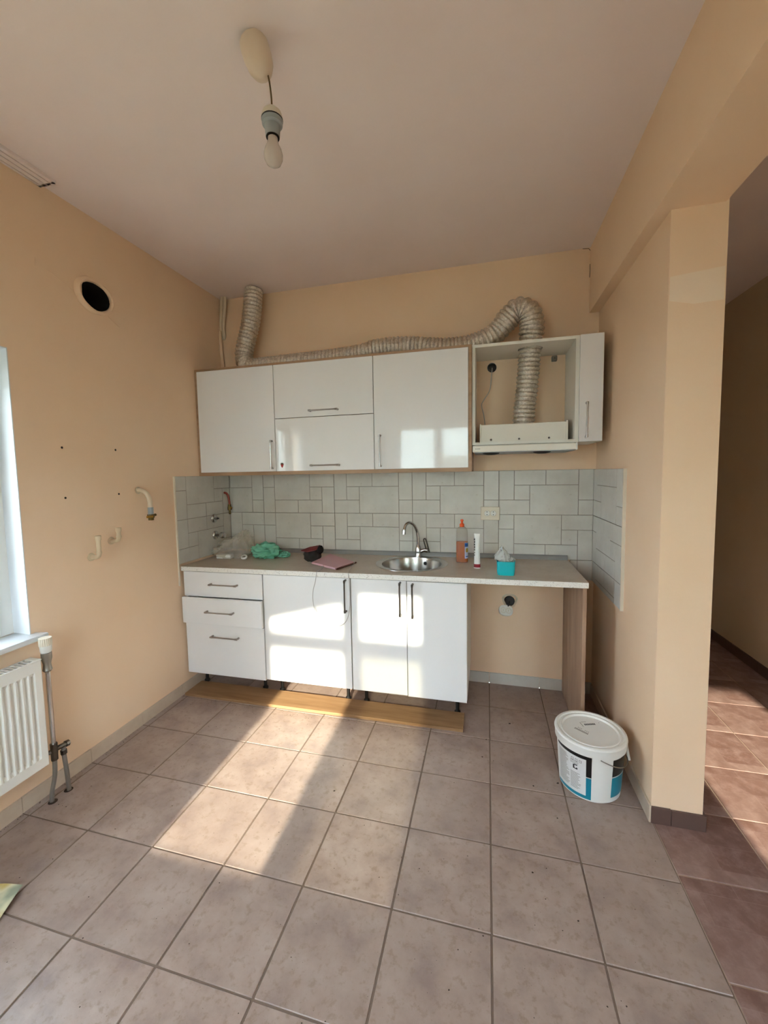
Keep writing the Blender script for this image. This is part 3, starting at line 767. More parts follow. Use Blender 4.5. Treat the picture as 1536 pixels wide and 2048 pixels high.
# white squeeze tube standing on its red cap
cx, cy = 1.263, .640; z = ZT(cx) + .0005
tb = thing('squeeze_bottle', 'white squeeze bottle standing on a dark red cap', 'bottle', (cx, cy, z))
bm = B(); r = squircle(bm, [(.0200, .013, 0), (.0205, .0135, .004), (.0200, .013, .026)], (cx, cy, z), p=2.4); bm.faces.new(list(reversed(r[0]))); bm.faces.new(r[-1]); cp = obj('cap', bm, 'dark_red', tb, True)
bm = B(); r = squircle(bm, [(.0205, .0135, -.0002), (.0206, .0136, .005)], (cx, cy, z), p=2.4); obj('cap_rim', bm, 'white_plastic', cp, True)
bm = B(); r = squircle(bm, [(.0188, .0125, .026), (.0180, .013, .06), (.0170, .014, .11), (.0172, .013, .155), (.0185, .008, .195), (.0200, .0028, .213), (.0202, .0022, .216)], (cx, cy, z), p=2.4); bm.faces.new(r[-1]); obj('tube', bm, 'white_plastic', tb, True)
for k in range(7):
    zz = .175 - .016 * k; bxo('print_mark', cx - .0192 + .0012 * (k % 2), cx - .0125, cy - .0135, cy - .0085, z + zz, z + zz + (.011 if k < 5 else .006), 'ink' if k < 4 else 'ink_soft', tb)
# turquoise pot with bag
cx, cy = 1.428, .512; z = ZT(cx) + .0005
pt = thing('turquoise_pot', 'small turquoise plastic pot with a crumpled clear bag inside', 'pot', (cx, cy, z))
bm = B(); hx, hy = .050, .046
r = squircle(bm, [(hx * .90, hy * .90, 0), (hx * .95, hy * .95, .004), (hx, hy, .03), (hx * 1.02, hy * 1.02, .080), (hx * .97, hy * .97, .080), (hx * .93, hy * .93, .01)], (cx, cy, z), p=6)
bm.faces.new(list(reversed(r[0]))); bm.faces.new(r[-1]); obj('body', bm, 'teal', pt, True, ang=50)
bm = B(); blob(bm, (cx - .018, cy + .012, z + .095), (.040, .030, .050), .35, 2.2, 3.1, 4)
for v in bm.verts:
    if v.co.z > z + .10: f = (v.co.z - z - .10) / .05; v.co.x += (cx - .022 - v.co.x) * min(.75, f * .7); v.co.z += .012 * f
    if v.co.z < z + .08: v.co.x = min(max(v.co.x, cx - .04), cx + .04); v.co.y = min(max(v.co.y, cy - .036), cy + .036)
bg = obj('clear_bag', bm, 'milky_film', pt, True, ang=60)
bm = B(); blob(bm, (cx + .032, cy + .012, z + .082), (.018, .026, .014), .5, 4, 8.2, 3); obj('bag_fold', bm, 'milky_film', bg, True, ang=60)
# clear carrier bag with a white box
z = ZT(-.55) + .0005
pb_ = thing('clear_plastic_bag', 'crumpled clear plastic bag holding a small white box', 'bag', (-.52, .74, z))
bm = B(); blob(bm, (-.545, .745, z + .045), (.138, .10, .070), .35, 2.0, 1.4, 5, floor=z)
for v in bm.verts:
    w = math.exp(-((v.co.x + .44) / .06) ** 2)
    if v.co.z > z + .03: v.co.z += .095 * w * min(1, (v.co.z - z - .03) / .04)
for v in bm.verts:                       # the film presses against the tiled side wall, not through it
    v.co.x = max(v.co.x, XL + .0130 + .002 * abs(math.sin(v.co.z * 90)))
    v.co.z = max(v.co.z, ZT(v.co.x) + .0004)
obj('bag_film', bm, 'clear_film', pb_, True, ang=60)
bxo('white_box', -.625, -.505, .652, .70, z + .0005, z + .030, 'white_plastic', pb_, .003)
nz = thing('plastic_nozzle', 'small white plastic ring lying beside the green bag', 'plastic ring', (-.395, .665, ZT(-.395)))
bm = B(); pts = [(-.395 + .020 * math.cos(a * PI / 8) , .662 + .010 * math.sin(a * PI / 8), ZT(-.395) + .017 + .010 * math.sin(a * PI / 8)) for a in range(17)]
tube(bm, pts, .0065, 8, cap=False); obj('ring', bm, 'white_plastic', nz, True)
bxo('base', -.413, -.380, .655, .675, ZT(-.395) + .0003, ZT(-.395) + .012, 'white_plastic', nz, .002)
# green bag
z = ZT(-.24) + .0005
gb = thing('green_plastic_bag', 'crumpled mint green plastic bag rolled into a bundle', 'bag', (-.24, .74, z))
bm = B(); blob(bm, (-.255, .735, z + .050), (.102, .062, .056), .38, 1.9, 6.3, 5, floor=z)
for v in bm.verts:                       # sunken mouth of the rolled bag facing the room
    dx, dz = v.co.x + .245, v.co.z - (z + .050)
    if v.co.y < .735:
        w = math.exp(-(dx / .055) ** 2 - ((dz - .25 * dx) / .020) ** 2); v.co.y += .050 * w
obj('bundle', bm, 'green_film', gb, True, ang=60)
bm = B(); blob(bm, (-.135, .775, z + .020), (.045, .030, .022), .4, 2.4, 2.2, 4, floor=ZT(-.08)); obj('loose_end', bm, 'green_film', gb, True, ang=60)
# black pouch
z = ZT(.14) + .0005
po = thing('black_pouch', 'open black pouch with a dark red lining behind the pink case', 'pouch', (.14, .66, z))
bm = B(); blob(bm, (.145, .665, z + .045), (.062, .045, .052), .16, 1.5, 4.4, 4, floor=z)
for v in bm.verts:
    if v.co.z > z + .075: v.co.z = z + .075 + (v.co.x - .145) * .25
obj('body', bm, 'black_cloth', po, True, ang=60)
bm = B(); P = [(.075, .63, .084), (.125, .625, .078), (.185, .635, .092), (.205, .665, .110), (.190, .695, .112), (.115, .69, .098)]
top = [bm.verts.new((x, y, z + h)) for x, y, h in P]; bot = [bm.verts.new((x, y, z + h - .006)) for x, y, h in P]
bm.faces.new(top); bm.faces.new(list(reversed(bot)))
for k in range(6): bm.faces.new((top[k], top[(k + 1) % 6], bot[(k + 1) % 6], bot[k]))
obj('lining_flap', bm, 'red_lining', po)
bm = B(); blob(bm, (.205, .665, z + .085), (.020, .030, .030), .1, 2, 3, 3); obj('flap_corner', bm, 'black_cloth', po, True)
# pink case with cord
z = ZT(.32)
pk = thing('pink_case', 'flat pink case with a long white cord hanging over the worktop edge', 'case', (.32, .6, z))
bm = B(); c4 = [(.182, .560, .017), (.400, .440, .012), (.462, .640, .012), (.245, .745, .040)]
top = [bm.verts.new((x, y, z + h + .002)) for x, y, h in c4]; bot = [bm.verts.new((x, y, z + max(.0005, h - .010))) for x, y, h in c4]
bm.faces.new(top); bm.faces.new(list(reversed(bot)))
for k in range(4): bm.faces.new((top[k], top[(k + 1) % 4], bot[(k + 1) % 4], bot[k]))
bmesh.ops.bevel(bm, geom=list(bm.edges), offset=.003, segments=2, affect='EDGES'); obj('cover', bm, 'pink_cover', pk, True)
bm = B(); a, b = Vector((.404, .442, z + .006)), Vector((.468, .646, z + .008)); tube(bm, [a + Vector((0, 0, .0012)), b + Vector((0, 0, .0012))], .0055, 8); obj('spine', bm, 'brown_edge', pk, True)
bm = B(); tube(bm, catmull([(.292, .497, z + .013), (.300, .46, z + .0045), (.299, .405, z + .0040), (.2985, .388, z + .0042), (.298, .3775, z + .0025), (.2975, .3755, z - .006), (.296, .3750, z - .02), (.289, .374, z - .06), (.272, .375, z - .12), (.268, .377, z - .18), (.283, .378, z - .25), (.325, .378, z - .31),
        (.375, .377, z - .333), (.430, .377, z - .333), (.480, .376, z - .305), (.507, .373, z - .24), (.514, .372, z - .15), (.512, .374, z - .06), (.509, .3750, z - .02), (.507, .3755, z - .005), (.506, .3775, z + .0035), (.504, .388, z + .0055), (.500, .405, z + .0052), (.485, .48, z + .0065), (.468, .600, z + .010), (.464, .632, z + .016), (.455, .632, z + .016)], 6), .0023, 6)
obj('cord', bm, 'cord_white', pk, True)

# ------------------------------------------------------------------ sockets
ws = thing('double_socket', 'white double wall socket on the tiled backsplash', 'socket', (1.342, YB, 1.217))
TY = YB - .0112
bm = B(); box(bm, 1.279, 1.407, TY - .010, TY, 1.169, 1.262, .004, 2); obj('plate', bm, 'cream_plastic', ws)
for xx in (1.322, 1.364):
    bm = B(); prof = [(.0205, 0), (.0205, .0060), (.0192, .0060), (.0186, .0005), (.0001, .0005)]
    lathe(bm, prof, seg=24, cap=False); bm.transform(Matrix.Translation((xx, TY - .010, 1.217)) @ Matrix.Rotation(PI / 2, 4, 'X'))
    w = obj('socket_well', bm, 'white_plastic', ws, True, ang=30)
    bm = B(); pts = [(xx + .0196 * math.cos(2 * PI * k / 28), TY - .0158, 1.217 + .0196 * math.sin(2 * PI * k / 28)) for k in range(29)]; tube(bm, pts, .0013, 6, cap=False); obj('socket_ring', bm, 'cream_plastic', w)
    for dz in (-.0095, .0095):
        bm = B(); tube(bm, [(xx, TY - .0112, 1.217 + dz), (xx, TY - .0098, 1.217 + dz)], .0032, 10); obj('pin_hole', bm, 'ink', w)
# hole with dangling socket under the worktop
lh = thing('dangling_socket', 'white socket hanging out of a black wall hole under the worktop', 'socket', (1.46, YB, .58))
bm = B(); lathe(bm, [(.0001, .002), (.030, .002), (.034, .006), (.036, 0)], seg=20, cap=False); bm.transform(Matrix.Translation((1.474, YB, .603)) @ Matrix.Rotation(PI / 2, 4, 'X')); obj('wall_box', bm, 'black_plastic', lh, True)
bm = B(); pts = [(1.476 + .043 * (1 + .15 * math.sin(3 * a)) * math.cos(a), YB - .001, .606 + .047 * (1 + .12 * math.cos(2 * a)) * math.sin(a)) for a in [2 * PI * k / 28 for k in range(29)]]
tube(bm, pts, .008, 6, cap=False); obj('broken_plaster', bm, 'plaster', lh, True)
bm = B(); r = squircle(bm, [(.046, .036, 0), (.047, .037, .006), (.046, .036, .020), (.036, .030, .030)], (0, 0, 0), p=2.6); bm.faces.new(list(reversed(r[0]))); bm.faces.new(r[-1])
bm.transform(Matrix.Translation((1.447, YB - .040, .545)) @ Matrix.Rotation(math.radians(62), 4, 'X') @ Matrix.Rotation(.25, 4, 'Y') @ Matrix.Rotation(PI, 4, 'X') @ Matrix.Translation((0, 0, -.015)))
so = obj('socket_body', bm, 'white_plastic', lh, True, ang=45)
for dx in (-.020, .016):
    bm = B(); pts = [(dx + .017 * math.cos(2 * PI * k / 20), .017 * math.sin(2 * PI * k / 20), 0) for k in range(21)]; tube(bm, pts, .0018, 6, cap=False)
    tube(bm, [(dx, -.006, -.001), (dx, .006, -.001)], .003, 8)
    bm.transform(Matrix.Translation((1.447, YB - .040, .545)) @ Matrix.Rotation(math.radians(62), 4, 'X') @ Matrix.Rotation(.25, 4, 'Y') @ Matrix.Rotation(PI, 4, 'X') @ Matrix.Translation((0, 0, -.0155)))
    obj('socket_ring', bm, 'cream_plastic', so, True)
bm = B(); tube(bm, catmull([(1.474, YB - .004, .60), (1.468, YB - .03, .585), (1.455, YB - .03, .56)], 5), .006, 8); obj('wires', bm, 'black_plastic', lh, True)

# ------------------------------------------------------------------ valves on the left tiles
TX = XL + .0112
def rosette_valve(y, z, long, label):
    t = thing('stop_valve', label, 'valve', (TX, y, z))
    R = Matrix.Translation((TX, y, z)) @ Matrix.Rotation(PI / 2, 4, 'Y')
    bm = B(); lathe(bm, [(.034, 0), (.034, .004), (.028, .012), (.016, .016)], seg=24); bm.transform(R); obj('rosette', bm, 'chrome', t, True)
    bm = B(); lathe(bm, [(.010, .014), (.010, .032), (.0001, .034)] if not long else [(.011, .014), (.011, .045), (.015, .048)], seg=14, cap=long); bm.transform(R); obj('stem', bm, 'dark_steel', t, True)
    if long:
        bm = B(); lathe(bm, [(.014, .046), (.024, .050), (.026, .066), (.021, .082), (.0001, .086)], seg=16, cap=False); bm.transform(R); obj('knob', bm, 'chrome', t, True)
    else:
        bm = B(); lathe(bm, [(.006, .03), (.006, .045)], seg=10); bm.transform(R); obj('spindle', bm, 'black_plastic', t, True)
rosette_valve(.755, 1.183, False, 'chrome stop valve without a knob on the left tiles')
rosette_valve(.763, 1.052, True, 'chrome stop valve with a round knob below the other')
gv = thing('gas_valve', 'red lacquered gas pipe stub with a brass valve in the tiled corner', 'gas valve', (TX, .90, 1.3))
bm = B(); tube(bm, catmull([(TX, .898, 1.372), (TX + .018, .898, 1.368), (TX + .034, .90, 1.345), (TX + .040, .902, 1.30), (TX + .041, .902, 1.272)], 6), .0085, 10); obj('pipe', bm, 'copper_red', gv, True)
bm = B(); tube(bm, [(TX + .041, .902, 1.278), (TX + .041, .902, 1.262)], .013, 8); tube(bm, [(TX + .041, .902, 1.262), (TX + .041, .902, 1.235)], .016, 6); tube(bm, [(TX + .041, .902, 1.235), (TX + .042, .902, 1.20)], .008, 10); bod = obj('valve_body', bm, 'brass_dark', gv, True)
bm = B(); tube(bm, [(TX + .041, .90, 1.25), (TX + .066, .895, 1.252)], .006, 8); obj('lever', bm, 'brass', bod, True)
# gas pipe and water stubs on the bare wall
gp = thing('gas_pipe', 'cream painted gas pipe bend with a grey nut and yellow lever on the bare wall', 'gas pipe', (XL, .075, 1.43))
bm = B(); tube(bm, catmull([(XL - .01, .078, 1.428), (XL + .02, .078, 1.428), (XL + .055, .080, 1.412), (XL + .075, .082, 1.375), (XL + .080, .082, 1.318)], 8), .0135, 14); obj('pipe', bm, 'pipe_white', gp, True)
bm = B(); lathe(bm, [(.0135, 0), (.021, .001), (.021, .003), (.014, .004)], seg=20); bm.transform(Matrix.Translation((XL, .078, 1.428)) @ Matrix.Rotation(PI / 2, 4, 'Y')); obj('wall_ring', bm, 'plaster', gp, True)
bm = B(); X0 = XL + .080; tube(bm, [(X0, .082, 1.326), (X0, .082, 1.282)], .016, 6); nut = obj('nut', bm, 'grey_plastic', gp)
bm = B(); tube(bm, [(X0, .082, 1.284), (X0, .082, 1.262)], .0195, 8); tube(bm, [(X0, .082, 1.262), (X0, .082, 1.248)], .015, 8); tube(bm, [(X0, .082, 1.273), (X0 + .004, .115, 1.278)], .008, 8); obj('valve_body', bm, 'brass_dark', gp, True)
bm = B(); box(bm, -.005, .005, -.045, 0, -.0055, .0055, .002); bm.transform(Matrix.Translation((X0 + .018, .078, 1.272))); obj('lever', bm, 'brass', gp)
def stub(y, z, h, label):
    t = thing('water_stub', label, 'pipe stub', (XL, y, z))
    bm = B(); X = XL + .055
    tube(bm, catmull([(XL - .01, y, z), (XL + .025, y, z), (XL + .047, y, z + .006), (X, y, z + .025), (X, y, z + h)], 8), .0115, 14); obj('pipe', bm, 'pipe_paint', t, True)
    bm = B(); tube(bm, [(X, y, z + .020), (X, y, z + .030)], .0140, 14); obj('collar', bm, 'pipe_paint', t, True)
    bm = B(); tube(bm, [(X, y, z + h - .022), (X, y, z + h)], .0150, 14); obj('cap', bm, 'pipe_paint', t, True)
    bm = B(); lathe(bm, [(.012, 0), (.022, .0005), (.020, .006), (.012, .007)], seg=20); bm.transform(Matrix.Translation((XL, y, z)) @ Matrix.Rotation(PI / 2, 4, 'Y')); obj('wall_ring', bm, 'pipe_paint', t, True)
stub(-.250, 1.088, .115, 'taller painted water pipe stub on the bare wall')
stub(-.125, 1.155, .075, 'shorter painted water pipe stub beside the taller one')

# ------------------------------------------------------------------ corner pipes
cp = thing('ceiling_pipes', 'pair of cream heating pipes bending into the upper corner', 'pipes', (-.67, .93, 2.62))
for x0, x1 in ((-.678, -.703), (-.650, -.682)):
    bm = B(); tube(bm, catmull([(x0, .94, ZC), (x0 - .010, .945, 2.80), (x1 - .004, .957, 2.68), (x1 - .012, .975, 2.62), (x1 - .016, .994, 2.58)], 6), .0125, 12); obj('pipe', bm, 'pipe_white', cp, True)
bm = B(); tube(bm, catmull([(-.712, .945, 2.64), (-.712, .95, 2.50), (-.704, .965, 2.27)], 6), .012, 10); obj('covered_pipe', bm, 'wall_paint', cp, True)

# ------------------------------------------------------------------ radiator and its pipes
rd = thing('radiator', 'white ribbed panel radiator under the window', 'radiator', (-.65, -1.15, .2))
RX0, RX1, RY0, RY1, RZ0, RZ1 = -.690, -.617, -1.60, -.602, .205, .695
bm = B(); n = int((RY1 - RY0 - .06) / .0265); prof = []
prof.append((RX1 - .006, RY1)); prof.append((RX1, RY1 - .006)); prof.append((RX1, RY1 - .024))
yy = RY1 - .030
for k in range(n):
    for f, d in ((.10, 0.), (.22, .009), (.38, .014), (.62, .014), (.78, .009), (.90, 0.)): prof.append((RX1 - .010 + (.010 - d) if False else RX1 - d, yy - f * .0265))
    yy -= .0265
prof += [(RX1, yy - .006), (RX1, RY0 + .004), (RX1 - .006, RY0)]
zs = [(RZ0, 0), (RZ0 + .045, 0), (RZ0 + .06, 1), (RZ1 - .06, 1), (RZ1 - .045, 0), (RZ1, 0)]
rows = [[bm.verts.new((RX1 - (RX1 - x) * (1 if (w or j < 2 or j > len(prof) - 3) else .0) if True else x, y, zz)) for j, (x, y) in enumerate(prof)] for zz, w in zs]
for a, b in zip(rows, rows[1:]):
    for k in range(len(prof) - 1): bm.faces.new((a[k], a[k + 1], b[k + 1], b[k]))
obj('front_panel', bm, 'radiator_enamel', rd, True, ang=25)
bxo('back_panel', RX0, RX0 + .012, RY0, RY1, RZ0, RZ1 - .004, 'radiator_enamel', rd, .002)
bxo('side_cover', RX0 + .006, RX1 - .007, RY1 - .004, RY1 + .001, RZ0 + .01, RZ1 + .004, 'radiator_enamel', rd, .001)
bm = B()
for a in ((RX0 + .004, RX0 + .012, RY0, RY1, RZ1, RZ1 + .005), (RX1 - .012, RX1 - .002, RY0, RY1, RZ1, RZ1 + .005), (RX0 + .012, RX1 - .012, RY1 - .02, RY1, RZ1, RZ1 + .005)): box(bm, *a)
gr = obj('top_grille', bm, 'radiator_enamel', rd)
for k in range(60):
    y = RY1 - .026 - k * .0185
    if y < RY0 + .02: break
    bm = B(); box(bm, RX0 + .012, RX1 - .012, y - .0040, y + .0040, RZ1 + .0005, RZ1 + .0048); obj('grille_bar', bm, 'radiator_enamel', gr)
bm = B(); box(bm, RX0 + .014, RX1 - .034, RY0 + .02, RY1 - .02, RZ0 + .02, RZ1 - .10); obj('convector_core', bm, 'radiator_enamel', rd)
for y in (-.75, -1.45):
    bxo('wall_bracket', XL + .0, RX0 + .002, y - .015, y + .015, .3, .62, 'galvanised', rd)
vp = thing('radiator_pipework', 'thermostatic valve on a tall grey pipe with two floor connections beside the radiator', 'pipework', (-.66, -.556, 0))
X0, Y0p = -.6350, -.5690
bm = B(); lathe(bm, [(.020, .715), (.0225, .722), (.0235, .748), (.0215, .750)], (X0, Y0p, 0), 20); hdv = obj('valve_collar', bm, 'white_plastic', vp, True)
bm = B()
for k in range(40):
    a = 2 * PI * k / 40; r_ = .0255 if k % 2 else .0235
    bm.verts.new((X0 + r_ * math.cos(a), Y0p + r_ * math.sin(a), .748)); bm.verts.new((X0 + r_ * math.cos(a), Y0p + r_ * math.sin(a), .783))
bm.verts.ensure_lookup_table()
for k in range(40):
    j = (k + 1) % 40; bm.faces.new((bm.verts[2 * k], bm.verts[2 * j], bm.verts[2 * j + 1], bm.verts[2 * k + 1]))
bm.faces.new([bm.verts[2 * k + 1] for k in range(40)]); obj('thermostat_head', bm, 'cream_plastic', hdv)
bm = B(); lathe(bm, [(.015, .625), (.019, .632), (.017, .640), (.015, .66), (.018, .675), (.021, .685), (.021, .712), (.016, .716)], (X0, Y0p, 0), 12); obj('valve_body', bm, 'galvanised', vp, True)
bm = B(); tube(bm, [(X0, Y0p, .64), (X0, Y0p, .26)], .0095, 12); obj('riser', bm, 'chrome', vp, True)
bm = B(); tube(bm, [(X0, Y0p, .275), (X0, Y0p, .225)], .015, 8); tube(bm, [(X0, Y0p + .002, .243), (X0, -.509, .236)], .0115, 10); tube(bm, [(X0, -.517, .237), (X0, -.502, .235)], .015, 8)
tube(bm, [(X0, Y0p, .225), (X0, Y0p, .195)], .014, 8); tube(bm, [(X0, Y0p, .24), (X0 - .02, RY1 + .001, .235)], .010, 10); obj('lockshield', bm, 'dark_steel', vp, True)
bm = B(); tube(bm, catmull([(X0, Y0p, .20), (X0 - .002, Y0p - .004, .12), (X0 - .012, Y0p - .016, .04), (X0 - .012, Y0p - .018, -.004)], 6), .0095, 12); obj('floor_pipe', bm, 'galvanised', vp, True)
bm = B(); tube(bm, catmull([(X0, -.527, .232), (X0, -.526, .19), (X0, -.520, .11), (X0 - .004, -.512, -.004)], 6), .0095, 12); obj('floor_pipe', bm, 'galvanised', vp, True)
bm = B(); tube(bm, [(X0, -.527, .215), (X0, -.526, .195)], .0135, 8); obj('pipe_nut', bm, 'dark_steel', vp, True)
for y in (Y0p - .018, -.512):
    bm = B(); lathe(bm, [(.0001, .0012), (.017, .001), (.019, .0)], (X0 - .008, y, .0), 14, cap=False); obj('pipe_gap_disc', bm, 'dirt_and_gap_dark', vp)  # flat disc, the darkness of the gap round the pipe put into its colour

# ------------------------------------------------------------------ lamp
lp = thing('pendant_lamp', 'bare bulb hanging on a short cord from a tilted cream ceiling cup', 'lamp', (.59, -.655, ZC))
Rm = Matrix.Rotation(math.radians(-17), 4, 'Y')
bm = B(); lathe(bm, [(.0445, 0), (.0460, -.012), (.0455, -.045), (.041, -.075), (.031, -.096), (.016, -.106), (.0001, -.108)], seg=32, cap=False)
bm.transform(Matrix.Translation((.597, -.668, ZC - .008)) @ Rm); obj('ceiling_cup', bm, 'lamp_cream', lp, True, ang=60)
bm = B(); tube(bm, [(.597, -.668, ZC), (.603, -.668, ZC - .02)], .012, 8); obj('ceiling_hook', bm, 'white_plastic', lp)
LX, LY = .646, -.655
bm = B(); tube(bm, catmull([(.638, -.664, 2.802), (.643, -.658, 2.765), (LX, LY, 2.72), (LX, LY, 2.685)], 6), .0028, 8); obj('cord', bm, 'brass_dark', lp, True)
bm = B(); lathe(bm, [(.004, 2.692), (.018, 2.688), (.030, 2.676), (.034, 2.662), (.034, 2.656)], (LX, LY, 0), 28); obj('socket_cap', bm, 'cream_plastic', lp, True)
bm = B(); lathe(bm, [(.0345, 2.6565), (.0345, 2.6525)], (LX, LY, 0), 28); obj('socket_ring', bm, 'black_plastic', lp, True)
bm = B(); lathe(bm, [(.034, 2.653), (.0325, 2.640), (.025, 2.636), (.0225, 2.605), (.0222, 2.603)], (LX, LY, 0), 28); obj('socket_shell', bm, 'grey_plastic', lp, True)
bm = B(); lathe(bm, [(.0215, 2.604), (.0215, 2.600)], (LX, LY, 0), 24); obj('socket_lip', bm, 'black_plastic', lp, True)
bm = B(); lathe(bm, [(.0155, 2.606), (.0160, 2.592), (.019, 2.580), (.026, 2.566), (.0300, 2.550), (.0295, 2.536), (.024, 2.523), (.014, 2.5155), (.0001, 2.5135)], (LX, LY, 0), 28, cap=False); obj('bulb', bm, 'bulb_glass', lp, True, ang=70)

# ------------------------------------------------------------------ curtain rail on the ceiling
cr = thing('curtain_rail', 'cream triple-track curtain rail fixed to the ceiling above the window', 'curtain rail', (-.67, -1.2, ZC))
CX0, CX1, CY0, CY1, CB = -.716, -.622, -2.1, -.372, ZC - .014
bm = B(); sl = (-.700, -.6720, -.6440); e0 = CX0
for s in list(sl) + [None]:
    e1 = CX1 if s is None else s - .0032
    box(bm, e0, e1, CY0, CY1, CB, ZC); e0 = (s or 0) + .0032
box(bm, CX0, CX1, CY0, CY1 - .012, ZC - .0012, ZC); box(bm, CX0, CX1, CY1 - .012, CY1, CB, ZC); obj('track', bm, 'ceiling_paint', cr)

# ------------------------------------------------------------------ paint bucket
BX, BY = 1.800, .114
bk = thing('paint_bucket', 'white plastic paint bucket with a black and teal label by the right wall', 'bucket', (BX, BY, 0))
R0, R1, H = .131, .146, .236
def br(z): return R0 + (R1 - R0) * z / H
bm = B(); lathe(bm, [(R0 - .006, .0005), (R0, .006), (br(.02), .02), (br(H - .01), H - .01), (R1, H)], (BX, BY, 0), 64); obj('body', bm, 'white_plastic', bk, True, ang=30)
bm = B(); lathe(bm, [(R1 - .002, H - .006), (R1 + .007, H - .010), (R1 + .009, H + .022), (R1 + .011, H + .026), (R1 + .009, H + .034), (R1 + .003, H + .037), (R1 - .004, H + .036), (R1 - .008, H + .030), (R1 - .015, H + .030), (R1 - .018, H + .034), (R1 - .023, H + .034), (R1 - .028, H + .026), (.0001, H + .026)], (BX, BY, 0), 72, cap=False)
lid = obj('lid', bm, 'white_plastic', bk, True, ang=35)
for k in range(48):
    a = 2 * PI * k / 48
    bm = B(); box(bm, -.0015, .0015, -.003, .003, 0, .0012); bm.transform(Matrix.Translation((BX, BY, H + .0302)) @ Matrix.Rotation(a, 4, 'Z') @ Matrix.Translation((R1 - .0115, 0, 0))); obj('rim_notch', bm, 'white_plastic', lid)
def curved(name, a0, a1, z0, z1, mat, par, off=.0006, n=14, zcurve=0.):
    bm = B(); rows = []
    for k in range(n + 1):
        a = math.radians(a0 + (a1 - a0) * k / n); d = zcurve * (k / n)
        for_z = (z0, z1)
        rows.append([bm.verts.new((BX + (br(zz) + off) * math.cos(a), BY + (br(zz) + off) * math.sin(a), zz)) for zz in for_z])
    for a, b in zip(rows, rows[1:]): bm.faces.new((a[0], b[0], b[1], a[1]))
    return obj(name, bm, mat, par)
# angles: 0 = +X (right wall), -90 = towards the camera wall
LA0, LA1 = -172, -99
l1 = curved('rear_label', LA0, LA1, .012, .222, 'label_black', bk, n=20); curved('label_band', LA0, LA1, .012, .120, 'label_teal', l1, .0010, 20); curved('label_line', LA0, LA1, .118, .122, 'paper_white', l1, .0012, 20)
pn = curved('text_panel', LA0, LA1 - 9, .028, .205, 'paper_white', l1, .0016, 20)
for k in range(24):
    zz = .045 + .0063 * k
    a0 = LA0 + 8; a1 = LA0 + 30 + random.uniform(-4, 4)
    curved('text_line', a0, a1, zz, zz + .0022, 'ink_soft', pn, .0020, 6)
    if k not in (13, 14, 15, 16, 17, 18, 22, 23): curved('text_line', LA0 + 36, LA0 + 54 + random.uniform(-5, 2), zz, zz + .0022, 'ink_soft', pn, .0020, 6)
for a0, a1, z0, z1 in ((-131, -128, .140, .160), (-129, -123, .158, .163), (-129, -124, .140, .145), (-125, -122.5, .140, .149)): curved('print_mark', a0, a1, z0, z1, 'ink', pn, .0021, 4)
for a0 in (-134, -127, -120):
    curved('warning_box', a0, a0 + 4.5, .180, .192, 'ink_soft', pn, .0021, 3); curved('warning_box', a0 + .8, a0 + 3.7, .1818, .1902, 'paper_white', pn, .0024, 3)
l2 = curved('front_label', -62, 12, .030, .214, 'label_black', bk, n=20); curved('label_band', -62, 12, .030, .128, 'label_teal', l2, .0010, 20); curved('label_line', -62, 12, .127, .132, 'paper_white', l2, .0012, 20)
curved('label_mark', -23, -19, .045, .052, 'label_light', l2, .0016, 3); curved('label_mark', -22, -20, .053, .062, 'label_light', l2, .0016, 3)
# print on the lid
zl = H + .0264
def lidmark(name, x, y, w, h, ang, mat='ink_soft'):
    bm = B(); box(bm, -w / 2, w / 2, -h / 2, h / 2, 0, .0003); bm.transform(Matrix.Translation((BX + x, BY + y, zl)) @ Matrix.Rotation(ang, 4, 'Z')); obj(name, bm, mat, lid)
ag = math.radians(18)
for k in range(7): lidmark('lid_letter', -.012 + .0075 * k, .045 + .0024 * k, .0052, .012, ag, 'ink')
lidmark('lid_frame', -.028, .042, .0025, .034, ag); lidmark('lid_frame', -.016, .066, .026, .0022, ag); lidmark('lid_frame', .056, .075, .004, .003, ag)
for (x, y) in ((-.052, -.002), (-.026, -.022)):
    for k in range(6): lidmark('lid_letter', x + .0043 * k - .012, y - .0032 * k + .008, .0030, .013, math.radians(-35))
    for k in range(3): lidmark('lid_letter', x + .0060 * k + .004, y - .0042 * k + .016, .0030, .005, math.radians(-35))
# wire handle folded down on the right front
bm = B(); P = []
for k in range(21):
    a = math.radians(-86 + 80 * k / 20); t_ = k / 20; sag = .058 * math.sin(PI * min(1, t_ * .62 + .0))
    P.append((BX + (R1 + .010) * math.cos(a), BY + (R1 + .010) * math.sin(a), H - .012 - sag))
tube(bm, P, .0022, 8); hw = obj('wire_handle', bm, 'galvanised', bk, True)
a = math.radians(-4); c = Vector((BX + (R1 + .008) * math.cos(a), BY + (R1 + .008) * math.sin(a), 0))
bm = B(); tube(bm, [(c.x, c.y, H - .010), (c.x + .006, c.y - .004, H - .05), (c.x + .010, c.y - .012, H - .078)], .006, 8); obj('handle_lug', bm, 'white_plastic', bk, True)

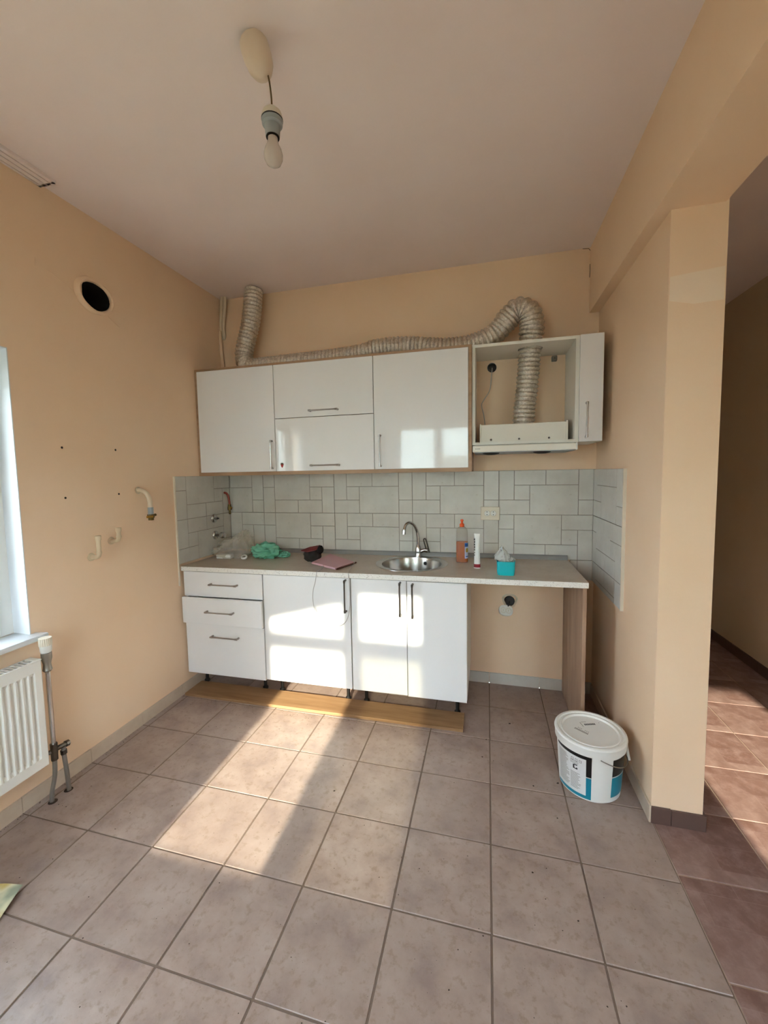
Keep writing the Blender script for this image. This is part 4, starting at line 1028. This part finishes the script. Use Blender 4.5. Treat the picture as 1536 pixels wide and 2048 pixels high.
# ------------------------------------------------------------------ leaflet on the floor
bm = B(); rows = []
for i in range(9):
    r_ = []
    for j in range(9):
        u, v = i / 8, j / 8
        p = Vector((-.325, -.930, 0)) + Vector((-.205, -.030, 0)) * u + Vector((.055, -.150, 0)) * v
        lift = .004 + .018 * (1 - u) * math.exp(-(v * 2.2) ** 2) + .004 * math.sin(5 * u + 3 * v) ** 2
        r_.append((bm.verts.new((p.x, p.y, lift)), bm.verts.new((p.x, p.y, lift + .0008))))
    rows.append(r_)
for q in (0, 1):
    for i in range(8):
        for j in range(8): bm.faces.new((rows[i][j][q], rows[i + 1][j][q], rows[i + 1][j + 1][q], rows[i][j + 1][q]))
x = N('leaflet_print'); v = x.coord('Object'); a_ = x.noise(v, 7, 3); x.l(x.ramp(a_, [(.35, '#C9B26A'), (.5, '#D9D2AE'), (.62, '#9AA08A')]), x.b.inputs['Base Color']); x.set(Roughness=.25); M['leaflet_print'] = x.m
tag(obj('leaflet', bm, 'leaflet_print', None, True), 'glossy yellowish leaflet lying on the floor tiles near the radiator', 'leaflet')

# ------------------------------------------------------------------ grit on the floor
bm = B()
def grit(x, y, s, n=5):
    a0 = random.random() * 6; ring = [bm.verts.new((x + s * random.uniform(.5, 1.1) * math.cos(a0 + 2 * PI * k / n), y + s * random.uniform(.4, 1.) * math.sin(a0 + 2 * PI * k / n), .0003)) for k in range(n)]
    top = bm.verts.new((x, y, s * random.uniform(.4, .9)))
    for k in range(n): bm.faces.new((ring[k], ring[(k + 1) % n], top))
for k in range(520):
    x = random.uniform(XL + .05, 1.98); y = random.uniform(-1.5, .95)
    if (x - BX) ** 2 + (y - BY) ** 2 < .027: continue
    if y > .33 and x < 1.2 and y < .54: continue
    grit(x, y, random.choice((.0012, .0015, .0018, .0022, .003)))
for k in range(170):                                        # denser along the plinth and the wall
    x = random.uniform(-.68, 1.1); grit(x, .335 + .011 * (x > 0) - abs(random.gauss(0, .05)), random.choice((.0013, .0018, .0028)))
for k in range(70): grit(XL + .014 + abs(random.gauss(0, .012)), random.uniform(-1., .35), random.choice((.0015, .0022, .003)))
for x, y, s in ((1.455, .51, .0085), (1.655, .075, .0075), (1.54, .03, .006), (1.15, -.99, .010), (1.62, -.14, .005), (1.30, .18, .006), (1.32, .33, .005), (1.49, -.42, .005), (1.62, -.56, .005), (.62, -.22, .006)): grit(x, y, s, 7)
g = obj('floor_grit', bm, 'dirt_and_gap_dark'); g['kind'] = 'stuff'; tag(g, 'dark crumbs of grit scattered over the beige floor tiles', 'grit')
